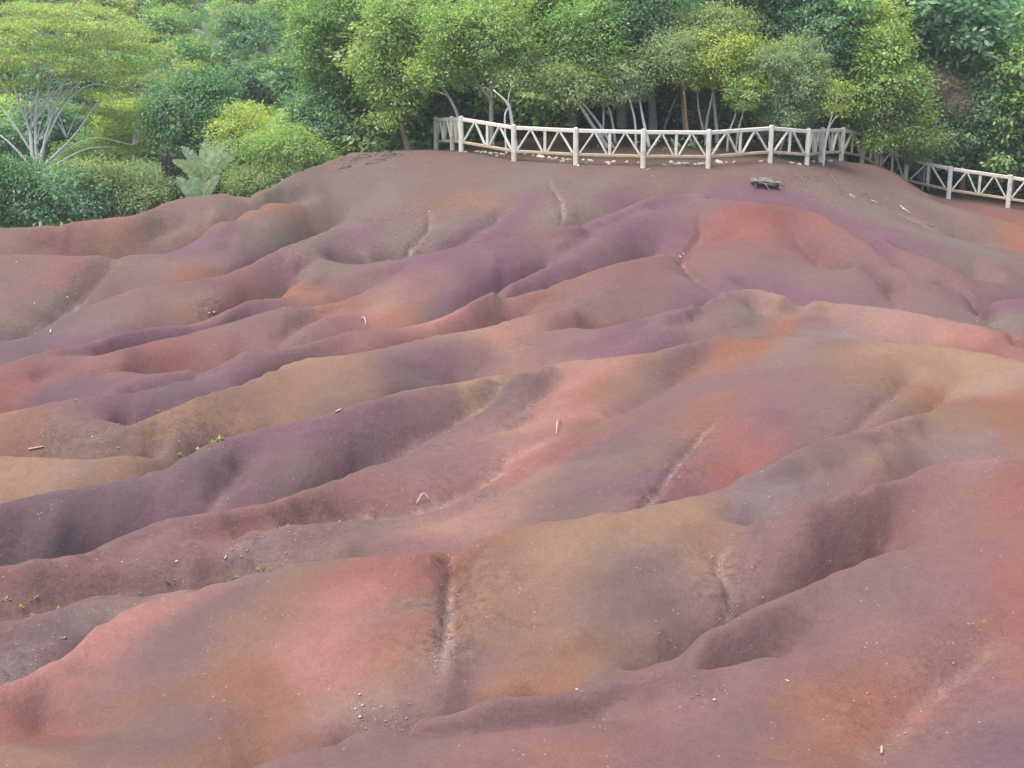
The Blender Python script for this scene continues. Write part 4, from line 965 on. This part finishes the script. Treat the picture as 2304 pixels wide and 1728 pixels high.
# crowns that show at the top of the picture
for (u, v, y, lb, n, sd, col, fan) in [(1998,-60,60,'tall fan palm with hanging pale fronds at the top right',11,21,PALE,2.3),(2120,-50,62,'second fan palm leaning from the top right corner',10,23,(0.20,0.27,0.11),2.2),
        (1172,-30,58,'palm with one bright yellow frond at the top above the fence',9,25,(0.30,0.30,0.05),2.3)]:
    q = stand(u, v, y); h_ = at(u, v, y).z - q.z
    fan_palm(lb, q, n, h_, col, None, .7, 1.6, .2, .13, 3 if u < 1500 else 0, sd, fan)
for k, (u, v) in enumerate([(440,62),(470,50),(505,72),(535,95),(560,118),(590,120),(610,140),(575,85),(450,110),(480,85),(690,70),(520,45),(545,60)]):
    c = Vector(hit(np.array([float(u)]), np.array([float(v)]), np.array([5.2]), surf, 80, 150)[0]); y = c.y; q = stand(u, v, y)
    fan_palm('silvery far slope palm, ' + ['lowest left of the grove','left of the grove top','at the grove top','right of the grove top','upper right part of the grove','right part of the grove','far right and lowest of the grove','middle right of the grove','low left part of the grove','centre left of the grove','alone to the right near the tall dark tree','highest of the grove','just below the highest palm'][k], q, 9, max(c.z - q.z - .6, .5), (0.25, 0.36, 0.20), 'silvery palms on the wooded slope', .5, 1.6, .30, .13, 0, 40 + k, 1.35, False, random.uniform(-.4, .4))

# --- woods: a few kinds, each tree a copy with its own turn and size
def wood_kind(col, seed, leaf, h, rad, flat=0.0, tuft=22):
    rng = np.random.default_rng(seed); E = []
    n = 9
    for i in range(n):
        a = 2.4 * i; r = rad * .62 * math.sqrt(i / n)
        E.append((r * math.cos(a), r * math.sin(a), h * (1 - .28 * (r / rad) ** 2) - rad * .35 - rng.uniform(0, h * .33) * (i % 2), rad * rng.uniform(.38, .55), rad * rng.uniform(.38, .55), rad * rng.uniform(.26, .4) * (1 - .6 * flat)))
    for i in range(5):
        a = 1.3 * i + .4; E.append((rad * .55 * math.cos(a), rad * .55 * math.sin(a), h * rng.uniform(.18, .4), rad * .42, rad * .42, rad * .4))
    parts = []
    for e in E:
        area = 4 * math.pi * ((e[3] * e[4] + e[3] * e[5] + e[4] * e[5]) / 3)
        parts.append(leaves_on(e, int(area / (leaf * leaf * .25) * 1.0), leaf, rng, LEAFC[col], flat, tuft, leaf * 1.15))
    g = MB(); q = spline([(0, 0, -.3, .2), (.1, .05, h * .35, .16), (-.05, .1, h * .7, .1)], 4); g.tube([s[:3] for s in q], [s[3] for s in q], 7)
    for e in E[:7]:
        s = spline([(.05, .05, h * .4, .08), (e[0] * .5, e[1] * .5, h * .55, .06), (e[0], e[1], e[2], .02)], 3); g.tube([t[:3] for t in s], [t[3] for t in s], 5)
    me = bpy.data.meshes.new('trunk'); me.from_pydata(g.v, [], g.f); me.materials.append(MBARK)
    me.polygons.foreach_set('use_smooth', np.ones(len(me.polygons), bool))
    return me, leaf_mesh('crown', parts)
def pixel(x, y, z):
    d = y * CP - z * SP
    return W / 2 + F * x / d, H / 2 - F * (y * SP + z * CP) / d
KINDS = {k: wood_kind(*a) for k, a in {
    'dark': ('DG', 101, .24, 7.5, 2.7), 'green': ('G', 102, .24, 7.0, 2.6), 'bright': ('LG', 103, .24, 6.5, 2.5), 'yellow': ('YG', 104, .25, 6.2, 2.6),
    'blue': ('BG', 105, .26, 7.5, 2.8), 'olive': ('OL', 106, .22, 6.5, 2.5), 'flat': ('UM', 107, .22, 6.5, 3.2, .7)}.items()}
KLAB = {'dark': 'dark green', 'green': 'mid green', 'bright': 'bright green', 'yellow': 'yellowish green', 'blue': 'bluish green', 'olive': 'dull olive', 'flat': 'flat topped feathery'}
FRONT = [(640,'yellow green bush'),(724,'blue green tree'),(800,'tall dark green tree'),(890,'leaning tree'),(975,'crooked slim tree'),(1108,'pink trunk tree'),(1240,'low leaning tree'),(1335,'round green tree'),(1412,'soft crowned tree'),
         (1465,'thick mottled trunk'),(1540,'umbrella shaped tree'),(1612,'forked yellow tree'),(1682,'small round tree'),(1782,'dull olive bush'),(1850,'drooping leaved tree'),
         (1920,'fence corner'),(1992,'bright layered tree'),(2080,'olive brown shrub'),(2122,'thorny brown clump'),(2185,'round bluish tree'),(2240,'flat topped tree'),(2290,'dark right edge tree')]
SLOPE = [(0,'left edge'),(90,'big umbrella tree'),(190,'umbrella tree branch tips'),(300,'yellow tipped tree'),(380,'dead brown palm'),(455,'travellers palm'),(520,'silvery palms'),(580,'light green bush'),(640,'yellow green bush'),(724,'blue green tree'),
         (800,'tall dark green tree'),(890,'leaning tree'),(975,'crooked slim tree'),(1110,'pink trunk tree'),(1335,'round green tree'),(1465,'thick mottled trunk'),(1612,'forked yellow tree'),(1782,'dull olive bush'),(1992,'bright layered tree'),(2122,'thorny brown clump'),(2250,'flat topped tree')]
def place(pu, y, where):
    fr = 'fence' in where; lm = min(FRONT if fr else SLOPE, key=lambda q: abs(q[0] - pu)); d = pu - lm[0]
    side = 'left of' if d < -22 else 'right of' if d > 22 else 'in line with'
    row = (('first row', 60.6), ('second row', 65), ('third row', 70.5), ('last row', 999)) if fr else (('at its foot', 74), ('low down', 80), ('lower middle', 86), ('middle', 92.5), ('upper middle', 100), ('high up', 108), ('near its top', 116.5), ('along its top', 126), ('behind its top', 999))
    return f"{next(n for n, q in row if y < q)}, {side} the {lm[1]}"
def wood_tree(kind, x, y, s, where, group):
    z_ = float(surf(x, y))
    pu, pv = pixel(x, y, z_ + 5.3 * s); pb = pixel(x, y, z_ + .8 * s)[1]; pr = 3.3 * s * F / y
    if pu + pr < -60 or pu - pr > 2364 or pb < -30: return      # wholly outside the picture
    r_ = empty('tree', (x, y, z_ - .1))
    tag(r_, f'{KLAB[kind]} tree{where} {place(pu, y, where)}', 'tree', group)
    r_.rotation_euler = (0, 0, random.uniform(0, 6.28)); r_.scale = (s * random.uniform(.9, 1.15), s * random.uniform(.9, 1.15), s)
    t_, c_ = KINDS[kind]; link('trunk', t_, r_); link('crown', c_, r_)
rw = random.Random(5)
def pick(w): return rw.choices(list(w), list(w.values()))[0]
# behind the fence: close ranks that close the wood
for yy, sx in ((58.5, 2.5), (62.5, 2.7), (67.5, 3.2), (73.5, 3.6)):
    xx = -5.0 - (yy - 58) * .1
    while xx < yy * .40:
        x_, y_ = xx + rw.uniform(-.5, .5), yy + rw.uniform(-1.2, 1.2)
        wood_tree(pick({'dark': 4, 'green': 4, 'blue': 3, 'olive': 1.5, 'bright': 1.5}), x_, y_, rw.uniform(.85, 1.15), ' behind the fence,', 'trees of the wood behind the fence')
        xx += sx
# the wooded slope across the ravine
for yy, sx in ((71, 3.3), (77, 3.4), (83, 3.6), (89, 3.8), (96, 4.1), (104, 4.4), (112, 4.7), (121, 5.2), (131, 5.6)):
    xx = -yy * .40
    while xx < (-4.0 if yy < 80 else yy * .40 if yy > 120 else -2.0 + (yy - 80) * .1):
        x_, y_ = xx + rw.uniform(-1, 1), yy + rw.uniform(-2, 2)
        k = pick({'dark': 2.5, 'green': 4, 'blue': 2, 'olive': 1.5, 'bright': 3.5, 'yellow': 2, 'flat': 1.5})
        wood_tree(k, x_, y_, rw.uniform(.75, 1.15), ', far slope', 'trees on the slope beyond the ravine')
        xx += sx

print('LEAVES', NLEAF[0])
# --- ground cover under and between the trees (nobody could count it)
rng = np.random.default_rng(77)
n = 60000
gx_ = rng.uniform(-30, 28, n); gy_ = rng.uniform(50, 100, n)
ok = (gy_ > edge(gx_) + np.where(gx_ < -3, .25, 1.6) + rng.exponential(.4, n)) & (fbm(gx_ * .6, gy_ * .6, 5, 3) > np.where(gx_ < -3, -.35, .38))
gx_, gy_ = gx_[ok], gy_[ok]; gz2 = np.array([float(surf(a, b)) for a, b in zip(gx_, gy_)])
hgt = rng.uniform(.02, .55, len(gx_)) * np.where(gx_ < -3, 1.3, .8)
pc = np.c_[gx_, gy_, gz2 + hgt]; ld = unit(rng.normal(size=pc.shape) + np.array([0, 0, .5])); sd2 = unit(np.cross(ld, rng.normal(size=pc.shape)))
L = rng.uniform(.15, .38, (len(pc), 1))
v = np.stack([pc - ld * L * .5, pc + sd2 * L * .2, pc + ld * L * .5, pc - sd2 * L * .2], 1).reshape(-1, 3)
c = np.array(LEAFC['G']) * np.exp(rng.normal(0, .3, (len(pc), 1)) + rng.normal(0, .1, (len(pc), 3)))
tag(link('undergrowth', leaf_mesh('undergrowth', [(v, c)])), 'tangled green undergrowth below the trees', 'undergrowth', kind='stuff')

# --- small weeds on the bare soil
def weed(u, v, s, label, col=(0.34, 0.36, 0.06), group=None, n=12):
    p = onground(u, v); rg = np.random.default_rng(int(u * 3 + v)); V, C = [], []
    for i in range(n):
        a = rg.uniform(0, 6.28); d = np.array([math.cos(a), math.sin(a), rg.uniform(.3, 1.1)]); d /= np.linalg.norm(d)
        sdv = np.cross(d, [0, 0, 1.0]); sdv /= np.linalg.norm(sdv); L = s * rg.uniform(.6, 1.2); q0 = d * .02
        V += [q0, q0 + d * L * .5 + sdv * L * .2, q0 + d * L + np.array([0, 0, -.15 * L]), q0 + d * L * .5 - sdv * L * .2]; C.append(np.array(col) * math.exp(rg.normal(0, .2)))
    return tag(link('weed', leaf_mesh('weed', [(np.array(V), np.array(C))]), None, p), label, 'plant', group)
weed(361, 931, .12, 'small green seedling alone on the tan dune crest', (0.16, 0.27, 0.06))
weed(494, 995, .10, 'yellow green weed in the hollow at the foot of the purple ridge')
for u, v in [(444,1015),(401,1024),(478,1000)]: weed(u, v, .07, 'tiny yellow weed in the hollow behind the purple ridge', group='weeds in the hollow')
weed(385, 1317, .10, 'widest yellow weed patch on the pink valley floor')
for u, v in [(318,1331),(484,1302),(508,1299),(586,1284),(612,1281),(13,1348),(76,1349),(44,1368),(65,1378),(125,1363),(530,1290)]:
    weed(u, v, .075, 'tiny yellowish weed sprouting on the pink valley floor', group='weeds on the valley floor', n=9)
for k in range(6):
    u, v = 185 + k * 18, 490 - k * 3 + (k % 2) * 4; p = stand(u, v, 51.2 + .2 * k)
    rg = np.random.default_rng(k); V, C = [], []
    for i in range(16):
        a = rg.uniform(0, 6.28); d = np.array([math.cos(a), math.sin(a), .9]); d /= np.linalg.norm(d); q0 = np.zeros(3); sdv = np.cross(d, [0, 0, 1.0]); sdv /= np.linalg.norm(sdv)
        for j in range(6):
            q1 = q0 + d * .10; w = .09 * (1 - j / 7)
            for sg in (-1, 1): V += [q0, q0 + sdv * sg * w + d * .03, q1 + sdv * sg * w * .8 + d * .02, q1]; C.append(np.array((0.13, 0.27, 0.05)) * math.exp(rg.normal(0, .15)))
            q0 = q1; d = d + np.array([0, 0, -.16]); d /= np.linalg.norm(d)
    tag(link('fern', leaf_mesh('fern', [(np.array(V), np.array(C))]), None, p), 'bright green fern at the foot of the bushes on the left dune rim', 'fern', 'ferns at the dune rim')

# --- loose crumbs of soil and grit in the gullies (stuff)
rg = np.random.default_rng(9); V, Fq = [], []
CR = np.array([(1,0,0),(-1,0,0),(0,1,0),(0,-1,0),(0,0,1),(0,0,-1)], float); CF = [(0,2,4),(2,1,4),(1,3,4),(3,0,4),(2,0,5),(1,2,5),(3,1,5),(0,3,5)]
pp = []
for pts, d, sd_, wd, tp in GULLYW:
    if sd_ <= 0: continue
    for _ in range(int(170 * sd_)):
        k = rg.integers(0, len(pts)); q = pts[k] + rg.normal(0, wd * .75, 2) * np.array([1, 1]); pp.append(q)
for (rx, ry, rz_), (u_, v_, r_, k_) in zip(rp, ROUGHSPOT):
    for _ in range(int(70 * k_)):
        q = np.array([rx, ry]) + rg.normal(0, .55, 2) * r_ / F * ry; pp.append(q)
nv = 0
for q in pp:
    s = rg.choice([.007, .011, .017, .027], p=[.45, .33, .18, .04]); zc = float(surf(q[0], q[1]))
    if q[1] > edge(q[0]) - .2: continue
    V.append((CR * rg.uniform(.6, 1.3, (6, 1))) * np.array([1, 1, .7]) * s + np.array([q[0], q[1], zc + s * .35])); Fq += [(a + nv, b + nv, c + nv) for a, b, c in CF]; nv += 6
me = mesh('soil_crumbs', np.concatenate(V), np.array(Fq), plain_mat('soil_crumb', (0.20, 0.14, 0.12), (0.46, 0.37, 0.33), 2.5, .1))
tag(link('soil_crumbs', me), 'loose crumbs of soil and grit in the gullies', 'gravel', kind='stuff')

# ------------------------------------------------------------------ thin haze over the far trees, added to soften contrast and lighten deep gaps
hz = MB()
zt, zb = 26.0, -24.0
vx = [(sx * 75.0, yy, zz) for zz in (zb, zt) for sx, yy in ((-1, -12), (1, -12), (1, 190), (-1, 190))]
hz.add(vx, [(3, 2, 1, 0), (4, 5, 6, 7), (0, 1, 5, 4), (1, 2, 6, 5), (2, 3, 7, 6), (3, 0, 4, 7)])
mh = bpy.data.materials.new('softening_haze'); mh.use_nodes = True
th = mh.node_tree; th.nodes.clear()
ou = th.nodes.new('ShaderNodeOutputMaterial'); pv = th.nodes.new('ShaderNodeVolumePrincipled')
pv.inputs['Color'].default_value = (0.86, 0.93, 0.95, 1); pv.inputs['Density'].default_value = 0.0006; pv.inputs['Anisotropy'].default_value = 0.0
th.links.new(pv.outputs[0], ou.inputs['Volume'])
tag(hz.build('haze', mh), 'thin haze added to pale the far trees and lighten their deep gaps', 'haze', kind='stuff')
